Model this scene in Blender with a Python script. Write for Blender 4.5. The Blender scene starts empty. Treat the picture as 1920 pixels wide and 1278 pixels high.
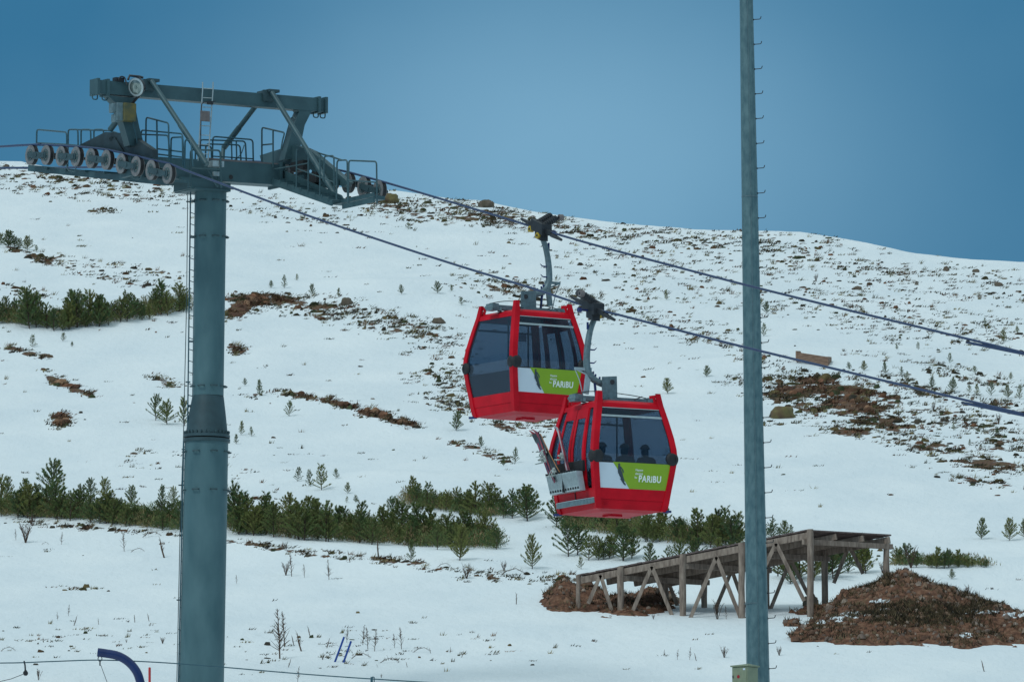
import bpy, math, random
import numpy as np
from mathutils import Vector, Matrix, noise as mnoise

R = math.radians
random.seed(7)
rng = np.random.default_rng(11)
scene = bpy.context.scene
col = scene.collection

# ------------------------------------------------------------------ camera
F = 16000.0                     # focal length in photo pixels (a 300 mm lens)
PITCH = math.atan(1831 / F)
cd = bpy.data.cameras.new('camera')
cd.lens = 300; cd.sensor_width = 36; cd.clip_start = 1; cd.clip_end = 9000
cam = bpy.data.objects.new('camera', cd); col.objects.link(cam)
cam.rotation_euler = (R(90) + PITCH, 0, 0)
scene.camera = cam
scene.render.resolution_x = 1024; scene.render.resolution_y = 681

# ------------------------------------------------------------------ light
SUN_EL, SUN_AZ = R(50), R(-140)          # behind the camera and to its left
world = bpy.data.worlds.new('World'); scene.world = world
world.use_nodes = True
wt = world.node_tree; wn = wt.nodes; wl = wt.links
bg = wn['Background']
def wm(op, a=None, b=None, c=None, clamp=False):
    n = wn.new('ShaderNodeMath'); n.operation = op; n.use_clamp = clamp
    for i, v in enumerate((a, b, c)):
        if v is None: continue
        if isinstance(v, (int, float)): n.inputs[i].default_value = v
        else: wl.new(v, n.inputs[i])
    return n.outputs[0]
def wmix(f, a, b):
    n = wn.new('ShaderNodeMix'); n.data_type = 'RGBA'
    if isinstance(f, float): n.inputs[0].default_value = f
    else: wl.new(f, n.inputs[0])
    for s, v in ((6, a), (7, b)):
        if isinstance(v, tuple): n.inputs[s].default_value = v + (1,)
        else: wl.new(v, n.inputs[s])
    return n.outputs[2]
sky = wn.new('ShaderNodeTexSky'); sky.sky_type = 'NISHITA'; sky.sun_disc = False
sky.sun_elevation = SUN_EL; sky.sun_rotation = SUN_AZ
tc = wn.new('ShaderNodeTexCoord'); sx = wn.new('ShaderNodeSeparateXYZ')
wl.new(tc.outputs['Generated'], sx.inputs[0])
X, Y, Z = sx.outputs
nz = wn.new('ShaderNodeTexNoise'); nz.inputs['Scale'].default_value = 16; nz.inputs['Detail'].default_value = 4
wl.new(tc.outputs['Generated'], nz.inputs['Vector'])
nzz = wm('SUBTRACT', nz.outputs[0], .5)
# a thinner, lighter part of the cloud deck above the ridge
def blob(cx, cz, rx, rz):
    a = wm('POWER', wm('DIVIDE', wm('SUBTRACT', X, cx), rx), 2.0)
    b = wm('POWER', wm('DIVIDE', wm('SUBTRACT', Z, cz), rz), 2.0)
    return wm('POWER', 2.718, wm('MULTIPLY', wm('ADD', a, b), -1.0))
thin = wm('ADD', blob(.006, .133, .040, .026), wm('MULTIPLY', nzz, .55), clamp=True)
band = wmix(thin, (.024, .160, .310), (.175, .385, .565))
high = wm('MULTIPLY', wm('SUBTRACT', Z, .18), 2.4, clamp=True)
cloud = wmix(high, band, (.51, .64, .67))
nish = wn.new('ShaderNodeVectorMath'); nish.operation = 'SCALE'; nish.inputs[3].default_value = .08
wl.new(sky.outputs[0], nish.inputs[0])
final = wmix(.93, nish.outputs[0], cloud)
# keep the Background strength in its physical range: the cloud colours above are divided by it
sc = wn.new('ShaderNodeVectorMath'); sc.operation = 'SCALE'; sc.inputs[3].default_value = 1/.1
wl.new(final, sc.inputs[0]); wl.new(sc.outputs[0], bg.inputs[0]); bg.inputs[1].default_value = .1

sd = bpy.data.lights.new('sun', 'SUN'); sd.energy = 1.10; sd.angle = R(14); sd.color = (.91, .96, .955)
sun = bpy.data.objects.new('sun', sd); col.objects.link(sun)
sun.rotation_euler = (R(90) - SUN_EL, 0, -SUN_AZ + math.pi)   # lamp points the way the sky's sun shines
_dir = Vector((math.sin(SUN_AZ) * math.cos(SUN_EL), math.cos(SUN_AZ) * math.cos(SUN_EL), math.sin(SUN_EL)))
sun.rotation_euler = _dir.to_track_quat('Z', 'Y').to_euler()
sun.location = (0, 0, 50)
vs = scene.view_settings; vs.view_transform = 'Standard'; vs.look = 'None'; vs.exposure = 0; vs.gamma = 1

# ------------------------------------------------------------------ projection
ct, st = math.cos(PITCH), math.sin(PITCH)
def ray(px, py):
    a = (px - 960) / F; b = (639 - py) / F
    return a, ct - b * st, st + b * ct
def at(px, py, y):
    a, ry, rz = ray(px, py); return Vector((a * y / ry, y, rz * y / ry))
def proj(x, y, z):
    d = y * ct + z * st; up = -y * st + z * ct
    return 960 + x / d * F, 639 - up / d * F
def V(py):
    a, ry, rz = ray(960, py); return rz / ry

# ------------------------------------------------------------------ terrain height
ROWS = np.array([300, 400, 500, 600, 700, 800, 900, 1000, 1080, 1130, 1200, 1278], float)
YS = np.array([380, 357, 337, 319, 302, 286, 270, 253, 240, 232, 222, 212], float)
def Yrow(py): return np.interp(py, ROWS, YS)
_yt = [-3000, -200, 0, 60, 120, 170, 196]; _zt = [-1.7, -1.7, -1.7, .2, 5.2, 10.8, 13.9]
for r_, y_ in sorted(zip(ROWS, YS), key=lambda t: t[1]):
    _yt.append(y_); _zt.append(y_ * V(r_))
_yt.append(440); _zt.append(_zt[-1] + 60 * .24)
_yd = np.arange(-300, 440, 1.0); _zd = np.interp(_yd, _yt, _zt)
_k = np.exp(-(np.arange(-12, 13) / 5.0) ** 2); _k /= _k.sum()
_zd = np.convolve(np.pad(_zd, 12, 'edge'), _k, 'valid')
SKY_X = [-400, 0, 100, 200, 300, 450, 600, 700, 760, 850, 900, 1000, 1100, 1200, 1300, 1380, 1450, 1500, 1560, 1640, 1720, 1800, 1920, 2300]
SKY_R = [250, 293, 312, 322, 329, 341, 350, 356, 362, 374, 378, 394, 407, 421, 431, 432, 434, 436, 447, 465, 481, 489, 496, 505]
_T = rng.random((256, 256))
def vnoise(x, y):
    xi = np.floor(x).astype(int); yi = np.floor(y).astype(int); fx = x - xi; fy = y - yi
    fx = fx * fx * (3 - 2 * fx); fy = fy * fy * (3 - 2 * fy)
    g = lambda i, j: _T[i % 256, j % 256]
    return (g(xi, yi) * (1 - fx) + g(xi + 1, yi) * fx) * (1 - fy) + (g(xi, yi + 1) * (1 - fx) + g(xi + 1, yi + 1) * fx) * fy
def fbm(x, y, o=4):
    s = 0; a = .5
    for i in range(o):
        s = s + a * (vnoise(x * 2 ** i + 17.3 * i, y * 2 ** i + 9.1 * i) - .5) * 2; a *= .5
    return s
def W(px, py):
    y = float(Yrow(py)); a, ry, rz = ray(px, py); return a * y / ry, y
BUMPS = []     # polylines of ridges: (points, height, width)
for pts, A, w in (([(-60, 968), (200, 985), (420, 1012), (640, 1040), (900, 1062)], .30, 2.6),
                  ([(730, 915), (860, 932), (1000, 962), (1150, 1005), (1330, 1040)], .40, 2.6),
                  ([(430, 572), (520, 556), (640, 566), (760, 590)], .55, 4.0),
                  ([(0, 612), (150, 610), (330, 590)], .4, 3.5),
                  ([(1430, 702), (1560, 690), (1680, 712)], .5, 4.0),
                  ([(860, 560), (960, 535), (1120, 545)], .45, 4.0),
                  ([(1500, 1090), (1700, 1075), (1940, 1062)], .35, 2.5),
                  ([(480, 735), (640, 765), (790, 800)], .22, 2.0)):
    BUMPS.append(([W(*p) for p in pts], A, w))
HOLLOWS = [(W(1340, 1150), -.16, 3.2, 4.0)]
def H(x, y):
    x = np.asarray(x, float); y = np.asarray(y, float)
    yy = np.maximum(y, 60.0)
    u = x / yy
    px = 960 + u * F * .994
    r = np.interp(px, SKY_X, SKY_R) + 2.2 * fbm(px / 60, px * 0 + 3.3, 4)
    yr = Yrow(r)
    z0 = np.interp(np.minimum(y, yr), _yd, _zd)
    t = np.maximum(y - yr, 0)
    over = np.where(t < 50, .125 * t - .0042 * t * t, .125 * 50 - .0042 * 2500 - .295 * (t - 50))
    z = z0 + over
    z = np.maximum(z, -1.7)
    amp = np.clip((y - 40) / 140, 0, 1)
    z = z + amp * (.34 * fbm(x / 24, y / 34, 2) + .13 * fbm(x / 8 + 9, y / 15, 2) + .06 * fbm(x / 4.5 + 50, y / 7, 2))
    z = z + .06 * fbm(x / .7, y / 1.1, 3) * np.exp(-((y - 225.5) / 3.2) ** 2) * (y > 200) + .035 * fbm(x / 1.6, y / 2.2, 3) * (y > 200) * (y < 300)
    for pts, A, w in BUMPS:
        d2 = np.full(np.shape(z), 1e9)
        for (ax, ay), (bx, by) in zip(pts[:-1], pts[1:]):
            dx, dy = bx - ax, by - ay; s = np.clip(((x - ax) * dx + (y - ay) * dy) / (dx * dx + dy * dy), 0, 1)
            d2 = np.minimum(d2, (x - ax - s * dx) ** 2 + ((y - ay - s * dy)) ** 2)
        z = z + A * np.exp(-d2 / w ** 2)
    for (cx, cy), A, wx, wy in HOLLOWS:
        z = z + A * np.exp(-((x - cx) / wx) ** 2 - ((y - cy) / wy) ** 2)
    return z
_ys = np.arange(196, 400, .4)
def ground_batch(px, py):
    """where the sight line through a photo pixel meets the hill"""
    px = np.asarray(px, float); py = np.asarray(py, float)
    a, ry, rz = ray(px, py)
    out = np.full((len(px), 3), np.nan)
    for i0 in range(0, len(px), 1500):
        s = slice(i0, i0 + 1500)
        yg = _ys[None, :]; xg = (a[s] / ry[s])[:, None] * yg; zg = (rz[s] / ry[s])[:, None] * yg
        D = H(xg, np.broadcast_to(yg, xg.shape)) - zg
        hit = D > 0
        k = np.argmax(hit, 1); ok = hit.any(1) & (k > 0)
        kk = np.maximum(k, 1); idx = np.arange(len(kk))
        d0 = D[idx, kk - 1]; d1 = D[idx, kk]; t = d0 / (d0 - d1)
        y = _ys[kk - 1] + t * .4
        o = np.stack([a[s] / ry[s] * y, y, rz[s] / ry[s] * y], 1); o[~ok] = np.nan
        out[s] = o
    return out
def ground(px, py):
    g = ground_batch([px], [py])[0]
    if np.isnan(g[0]):
        y = float(Yrow(py)); p = at(px, py, y); return Vector((p.x, p.y, float(H(p.x, p.y))))
    return Vector(g)

# ------------------------------------------------------------------ materials
def newmat(name):
    m = bpy.data.materials.new(name); m.use_nodes = True
    return m, m.node_tree.nodes, m.node_tree.links, m.node_tree.nodes['Principled BSDF']
def mat(name, c, rough=.6, metal=0.0, var=.15, scale=8.0, bump=0.0, spec=.5, c2=None, stretch=(1, 1, 1), detail=5):
    m, n, l, b = newmat(name)
    tcn = n.new('ShaderNodeTexCoord'); mp = n.new('ShaderNodeMapping'); mp.inputs['Scale'].default_value = stretch
    l.new(tcn.outputs['Object'], mp.inputs[0])
    t = n.new('ShaderNodeTexNoise'); t.inputs['Scale'].default_value = scale; t.inputs['Detail'].default_value = detail
    l.new(mp.outputs[0], t.inputs['Vector'])
    r = n.new('ShaderNodeValToRGB'); r.color_ramp.elements[0].position = .32; r.color_ramp.elements[1].position = .68
    lo = tuple(v * (1 - var) for v in c) if c2 is None else c2
    hi = tuple(min(1, v * (1 + var)) for v in c) if c2 is None else c
    r.color_ramp.elements[0].color = lo + (1,); r.color_ramp.elements[1].color = hi + (1,)
    l.new(t.outputs[0], r.inputs[0]); l.new(r.outputs[0], b.inputs['Base Color'])
    b.inputs['Roughness'].default_value = rough; b.inputs['Metallic'].default_value = metal
    b.inputs['Specular IOR Level'].default_value = spec
    if bump:
        bp = n.new('ShaderNodeBump'); bp.inputs['Strength'].default_value = bump; bp.inputs['Distance'].default_value = .02
        l.new(t.outputs[0], bp.inputs['Height']); l.new(bp.outputs[0], b.inputs['Normal'])
    return m
M = {}
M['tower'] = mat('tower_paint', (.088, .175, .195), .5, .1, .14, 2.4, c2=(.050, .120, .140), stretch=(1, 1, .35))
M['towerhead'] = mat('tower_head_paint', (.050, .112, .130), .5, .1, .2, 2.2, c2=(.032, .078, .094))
M['rockershade'] = mat('rocker_shaded', (.020, .040, .050), .5, .1, .3, 3)  # near main rocker only: shading on that side put into a darker colour
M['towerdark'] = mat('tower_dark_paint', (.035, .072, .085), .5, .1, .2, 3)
M['galv'] = mat('galvanised', (.13, .195, .22), .5, .3, .2, 14, bump=.05)
M['polegalv'] = mat('mast_galvanised', (.115, .205, .225), .55, .15, .3, 9, c2=(.055, .125, .150), stretch=(1, 1, .5), detail=9)
M['rail'] = mat('rail_paint', (.030, .095, .125), .45, .1, .15, 3)
M['black'] = mat('rubber', (.015, .017, .02), .7, 0, .3, 6)
M['sheave'] = mat('sheave_face', (.185, .185, .19), .6, .1, .25, 9)
M['sheavehub'] = mat('sheave_hub', (.075, .12, .125), .5, .2, .3, 9)
M['rope'] = mat('steel_rope', (.026, .052, .125), .5, .1, .3, 30)
M['red'] = mat('red_paint', (.54, .006, .018), .45, 0, .16, 2.2, detail=9, spec=.12)
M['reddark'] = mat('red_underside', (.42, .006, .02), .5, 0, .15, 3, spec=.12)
M['grey'] = mat('grey_metal', (.13, .20, .225), .5, .2, .2, 12)
M['lightgrey'] = mat('aluminium', (.42, .50, .52), .4, .5, .12, 10)
M['white'] = mat('white_decal', (.62, .70, .78), .4, 0, .03, 3)
M['green'] = mat('lime_decal', (.24, .40, .008), .4, 0, .04, 3)
M['text'] = mat('decal_lettering', (.80, .86, .80), .5, 0, .02, 3)
M['sil'] = mat('decal_silhouette', (.035, .055, .07), .5, 0, .1, 5)
M['dark'] = mat('dark_plastic', (.018, .022, .028), .5, 0, .2, 8)
M['interior'] = mat('cabin_interior', (.05, .06, .075), .7, 0, .2, 5)
M['brass'] = mat('yellow_wheel', (.42, .30, .02), .5, 0, .3, 10)
M['navy'] = mat('blue_metal', (.02, .035, .14), .4, .2, .2, 8)
M['olive'] = mat('weathered_yellow_box', (.16, .13, .035), .6, 0, .4, 6, c2=(.06, .08, .05))
M['plate'] = mat('brown_grey_plate', (.16, .14, .14), .6, 0, .2, 8)
M['bluepaint'] = mat('blue_tube', (.006, .024, .11), .35, 0, .15, 4)
M['bluestick'] = mat('blue_stick', (.01, .06, .30), .5, 0, .2, 6)
M['redstick'] = mat('red_stake', (.55, .03, .03), .5, 0, .2, 6)
M['wood'] = mat('weathered_wood', (.37, .29, .235), .85, 0, .3, 5, bump=.3, c2=(.17, .125, .10), stretch=(3, 3, .6), detail=8)
M['wooddeck'] = mat('deck_wood', (.20, .15, .14), .85, 0, .3, 4, bump=.3, c2=(.09, .065, .06), stretch=(1, 6, 6), detail=8)
M['crate'] = mat('crate_wood', (.30, .19, .13), .8, 0, .3, 5, c2=(.17, .10, .07), stretch=(1, 1, 5))
M['cabinet'] = mat('cabinet_paint', (.25, .29, .19), .5, 0, .1, 6, c2=(.20, .24, .16))
M['sticker'] = mat('red_sticker', (.35, .008, .02), .5, 0, .05, 3)
M['rock'] = mat('boulder', (.17, .13, .10), .9, 0, .4, 3, bump=.8, c2=(.07, .06, .035), detail=8)
M['rockolive'] = mat('mossy_boulder', (.17, .15, .055), .9, 0, .4, 3, bump=.8, c2=(.10, .06, .035), detail=8)
M['bark'] = mat('bark', (.07, .05, .038), .9, 0, .3, 12)
M['dry'] = mat('dry_stem', (.15, .095, .065), .9, 0, .4, 6, c2=(.05, .038, .03))
M['cloth'] = mat('dark_jacket', (.012, .014, .018), .9, 0, .3, 5)
M['skin'] = mat('skin', (.30, .17, .12), .6, 0, .1, 4)
M['hair'] = mat('dark_hair', (.012, .01, .01), .8, 0, .2, 9)
M['board'] = mat('board_top', (.03, .05, .065), .35, 0, .3, 5)
M['orange'] = mat('orange_edge', (.40, .17, .05), .4, 0, .2, 5)
M['skired'] = mat('ski_red', (.45, .015, .03), .35, 0, .5, 4, c2=(.05, .01, .06))
M['skiwhite'] = mat('ski_white', (.6, .6, .62), .35, 0, .5, 4, c2=(.08, .02, .03))
M['bind'] = mat('binding', (.42, .47, .45), .5, 0, .3, 10)

def make_glass():
    m, n, l, b = newmat('tinted_glass')
    out = n['Material Output']
    tr = n.new('ShaderNodeBsdfTransparent'); tr.inputs[0].default_value = (.54, .615, .69, 1)
    gl = n.new('ShaderNodeBsdfGlossy'); gl.inputs['Roughness'].default_value = .06
    gl.inputs[0].default_value = (.65, .75, .9, 1)
    df = n.new('ShaderNodeBsdfDiffuse'); df.inputs[0].default_value = (.05, .085, .12, 1)
    lw = n.new('ShaderNodeLayerWeight'); pw_ = n.new('ShaderNodeMath'); pw_.operation = 'POWER'; pw_.inputs[1].default_value = 4
    l.new(lw.outputs['Facing'], pw_.inputs[0]); fr = n.new('ShaderNodeMath'); fr.operation = 'MULTIPLY_ADD'; fr.inputs[1].default_value = .6; fr.inputs[2].default_value = .03
    l.new(pw_.outputs[0], fr.inputs[0])
    m0 = n.new('ShaderNodeMixShader'); m0.inputs[0].default_value = .14
    l.new(tr.outputs[0], m0.inputs[1]); l.new(df.outputs[0], m0.inputs[2])
    m1 = n.new('ShaderNodeMixShader'); l.new(fr.outputs[0], m1.inputs[0])
    l.new(m0.outputs[0], m1.inputs[1]); l.new(gl.outputs[0], m1.inputs[2]); l.new(m1.outputs[0], out.inputs[0])
    return m
M['glass'] = make_glass()
def make_lens():
    m = mat('lamp_lens', (.35, .40, .38), .12, .6, .5, 6, c2=(.10, .16, .16)); return m
M['lens'] = make_lens()

def attr_mat(name, rough=.9, noise_var=.3):
    m, n, l, b = newmat(name)
    a = n.new('ShaderNodeAttribute'); a.attribute_name = 'Col'
    t = n.new('ShaderNodeTexNoise'); t.inputs['Scale'].default_value = 9; t.inputs['Detail'].default_value = 6
    tcn = n.new('ShaderNodeTexCoord'); l.new(tcn.outputs['Object'], t.inputs['Vector'])
    mr = n.new('ShaderNodeMapRange'); mr.inputs[1].default_value = .3; mr.inputs[2].default_value = .7
    mr.inputs[3].default_value = 1 - noise_var; mr.inputs[4].default_value = 1 + noise_var; l.new(t.outputs[0], mr.inputs[0])
    s = n.new('ShaderNodeVectorMath'); s.operation = 'SCALE'
    l.new(a.outputs['Color'], s.inputs[0]); l.new(mr.outputs[0], s.inputs[3]); l.new(s.outputs[0], b.inputs['Base Color'])
    b.inputs['Roughness'].default_value = rough; b.inputs['Specular IOR Level'].default_value = .1
    return m
M['scrub'] = attr_mat('scrub')

def needle_mat():
    m, n, l, b = newmat('pine_needles')
    oi = n.new('ShaderNodeObjectInfo'); r = n.new('ShaderNodeValToRGB')
    r.color_ramp.elements[0].color = (.07, .14, .06, 1); r.color_ramp.elements[1].color = (.24, .26, .08, 1)
    e = r.color_ramp.elements.new(.5); e.color = (.13, .195, .07, 1)
    l.new(oi.outputs['Random'], r.inputs[0])
    t = n.new('ShaderNodeTexNoise'); t.inputs['Scale'].default_value = 6
    tcn = n.new('ShaderNodeTexCoord'); l.new(tcn.outputs['Object'], t.inputs['Vector'])
    mx = n.new('ShaderNodeMix'); mx.data_type = 'RGBA'; mx.inputs[7].default_value = (.25, .23, .09, 1)
    mr = n.new('ShaderNodeMapRange'); mr.inputs[1].default_value = .45; mr.inputs[2].default_value = .75; l.new(t.outputs[0], mr.inputs[0])
    l.new(mr.outputs[0], mx.inputs[0]); l.new(r.outputs[0], mx.inputs[6]); l.new(mx.outputs[2], b.inputs['Base Color'])
    b.inputs['Roughness'].default_value = .7; b.inputs['Specular IOR Level'].default_value = .2
    return m
M['needle'] = needle_mat()

def ground_mat(name='snow_ground', dirt=False):
    m, n, l, b = newmat(name)
    tcn = n.new('ShaderNodeTexCoord'); mp = n.new('ShaderNodeMapping'); mp.inputs['Scale'].default_value = (1, .42, 1)
    l.new(tcn.outputs['Object'], mp.inputs[0])
    def N(scale, det=4, rough=.55, v=None):
        t = n.new('ShaderNodeTexNoise'); t.inputs['Scale'].default_value = scale; t.inputs['Detail'].default_value = det
        t.inputs['Roughness'].default_value = rough; l.new(v or mp.outputs[0], t.inputs['Vector']); return t.outputs[0]
    def mth(op, a, b_=None, clamp=False):
        q = n.new('ShaderNodeMath'); q.operation = op; q.use_clamp = clamp
        for i, v in enumerate((a, b_)):
            if v is None: continue
            if isinstance(v, (int, float)): q.inputs[i].default_value = v
            else: l.new(v, q.inputs[i])
        return q.outputs[0]
    def ramp(f, stops):
        r = n.new('ShaderNodeValToRGB'); e = r.color_ramp.elements
        e[0].position, e[0].color = stops[0][0], stops[0][1] + (1,)
        e[1].position, e[1].color = stops[-1][0], stops[-1][1] + (1,)
        for p, c in stops[1:-1]: x_ = e.new(p); x_.color = c + (1,)
        l.new(f, r.inputs[0]); return r.outputs[0]
    at_ = n.new('ShaderNodeAttribute'); at_.attribute_name = 'veg'
    n1 = N(1.6, 6, .62); n2 = N(.35, 3); n3 = N(5.5, 5)
    f = mth('ADD', mth('MULTIPLY', n1, .7), mth('MULTIPLY', n2, .3))
    # bare where noise rises above a level set by how bare this part of the hill is
    lev = mth('SUBTRACT', 1.0, at_.outputs['Fac'])
    thr = mth('ADD', mth('MULTIPLY', lev, .42), .33)
    bare = mth('MULTIPLY', mth('SUBTRACT', f, thr), 40.0, True)
    soil = ramp(n3, [(.3, (.05, .034, .024)), (.5, (.15, .08, .05)), (.62, (.085, .068, .032)), (.75, (.21, .14, .085))])
    snow = ramp(n2, [(.3, (.72, .79, .83)), (.7, (.82, .87, .89))])
    mx = n.new('ShaderNodeMix'); mx.data_type = 'RGBA'
    l.new(bare, mx.inputs[0]); l.new(snow, mx.inputs[6]); l.new(soil, mx.inputs[7])
    l.new(mx.outputs[2], b.inputs['Base Color'])
    b.inputs['Roughness'].default_value = .85; b.inputs['Specular IOR Level'].default_value = .2
    hb = mth('ADD', mth('MULTIPLY', N(2.5, 5, .6), .6), mth('MULTIPLY', n3, .25))
    hb = mth('ADD', hb, mth('MULTIPLY', bare, .4))
    bp = n.new('ShaderNodeBump'); bp.inputs['Strength'].default_value = .8; bp.inputs['Distance'].default_value = .16
    l.new(hb, bp.inputs['Height']); l.new(bp.outputs[0], b.inputs['Normal'])
    return m
M['ground'] = ground_mat()

# ------------------------------------------------------------------ mesh builder (world coordinates)
def frame(d, up=Vector((0, 0, 1))):
    d = d.normalized()
    if abs(d.dot(up)) > .999: up = Vector((0, 1, 0))
    s = d.cross(up).normalized(); return s, s.cross(d).normalized()
class MB:
    def __init__(s): s.v = []; s.f = []; s.m = []; s.sm = []
    def add(s, vs, fs, mi=0, sm=False):
        o = len(s.v); s.v += [tuple(v) for v in vs]
        for f in fs: s.f.append(tuple(i + o for i in f)); s.m.append(mi); s.sm.append(sm)
    def boxm(s, c, ax, ay, az, mi=0):
        """centre and three half-axes"""
        c = Vector(c); v = [c + ax * i + ay * j + az * k for i in (-1, 1) for j in (-1, 1) for k in (-1, 1)]
        s.add(v, [(0, 1, 3, 2), (4, 6, 7, 5), (0, 4, 5, 1), (2, 3, 7, 6), (0, 2, 6, 4), (1, 5, 7, 3)], mi)
    def bar(s, p0, p1, w, h, mi=0, up=Vector((0, 0, 1))):
        p0 = Vector(p0); p1 = Vector(p1); d = (p1 - p0); a, b = frame(d, up)
        s.boxm((p0 + p1) / 2, d / 2, a * w / 2, b * h / 2, mi)
    def tube(s, pts, r, n=8, mi=0, cap=True):
        pts = [Vector(p) for p in pts]; k = len(pts)
        rs = r if isinstance(r, (list, tuple)) else [r] * k
        vs = []; fs = []
        ref = None
        for i, p in enumerate(pts):
            d = (pts[min(i + 1, k - 1)] - pts[max(i - 1, 0)])
            a, b = frame(d) if ref is None else frame(d, ref)
            if ref is None: ref = b
            ref = b
            for j in range(n):
                t = 2 * math.pi * j / n; vs.append(p + (a * math.cos(t) + b * math.sin(t)) * rs[i])
        for i in range(k - 1):
            for j in range(n):
                j2 = (j + 1) % n; fs.append((i * n + j, i * n + j2, (i + 1) * n + j2, (i + 1) * n + j))
        s.add(vs, fs, mi, True)
        if cap:
            s.add(vs[:n], [tuple(range(n))[::-1]], mi); s.add(vs[-n:], [tuple(range(n))], mi)
    def prism(s, poly, t, mi=0):
        """polygon extruded by +-t/2"""
        poly = [Vector(p) for p in poly]; n = len(poly); v = [p - t / 2 for p in poly] + [p + t / 2 for p in poly]
        fs = [tuple(range(n))[::-1], tuple(range(n, 2 * n))] + [(i, (i + 1) % n, n + (i + 1) % n, n + i) for i in range(n)]
        s.add(v, fs, mi)
def mesh(name, mb, mats, origin=Vector((0, 0, 0)), bevel=None):
    me = bpy.data.meshes.new(name)
    me.from_pydata([(v[0] - origin.x, v[1] - origin.y, v[2] - origin.z) for v in mb.v], [], mb.f)
    for m in mats: me.materials.append(m)
    me.polygons.foreach_set('material_index', mb.m); me.polygons.foreach_set('use_smooth', mb.sm)
    me.update(); return me
def tag(o, label, cat=None, group=None, kind=None):
    if label: o['label'] = label
    if cat: o['category'] = cat
    if group: o['group'] = group
    if kind: o['kind'] = kind
    return o
def thing(name, loc, label, cat, group=None):
    o = bpy.data.objects.new(name, None); o.empty_display_size = .3; col.objects.link(o); o.location = loc
    return tag(o, label, cat, group)
def rootloc(o):
    v = Vector(o.location)
    while o.parent: o = o.parent; v += Vector(o.location)
    return v
def part(parent, name, mb, mats, label=None, bevel=0):
    o = bpy.data.objects.new(name, mesh(name, mb, mats if isinstance(mats, list) else [mats], rootloc(parent)))
    col.objects.link(o); o.parent = parent
    if label: o['label'] = label
    if bevel:
        b = o.modifiers.new('bevel', 'BEVEL'); b.width = bevel; b.segments = 2; b.limit_method = 'ANGLE'
    return o
def single(name, mb, mats, loc, label, cat, group=None, kind=None):
    o = bpy.data.objects.new(name, mesh(name, mb, mats if isinstance(mats, list) else [mats], Vector(loc)))
    col.objects.link(o); o.location = loc
    return tag(o, label, cat, group, kind)
def roundpath(pts, r=.08, n=4):
    """polyline with rounded corners"""
    pts = [Vector(p) for p in pts]; out = [pts[0]]
    for i in range(1, len(pts) - 1):
        a, b, c = pts[i - 1], pts[i], pts[i + 1]
        ra = min(r, (a - b).length * .45, (c - b).length * .45)
        p, q = b + (a - b).normalized() * ra, b + (c - b).normalized() * ra
        for k in range(n + 1):
            t = k / n; out.append(p * (1 - t) ** 2 + b * 2 * t * (1 - t) + q * t * t)
    out.append(pts[-1]); return out

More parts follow.
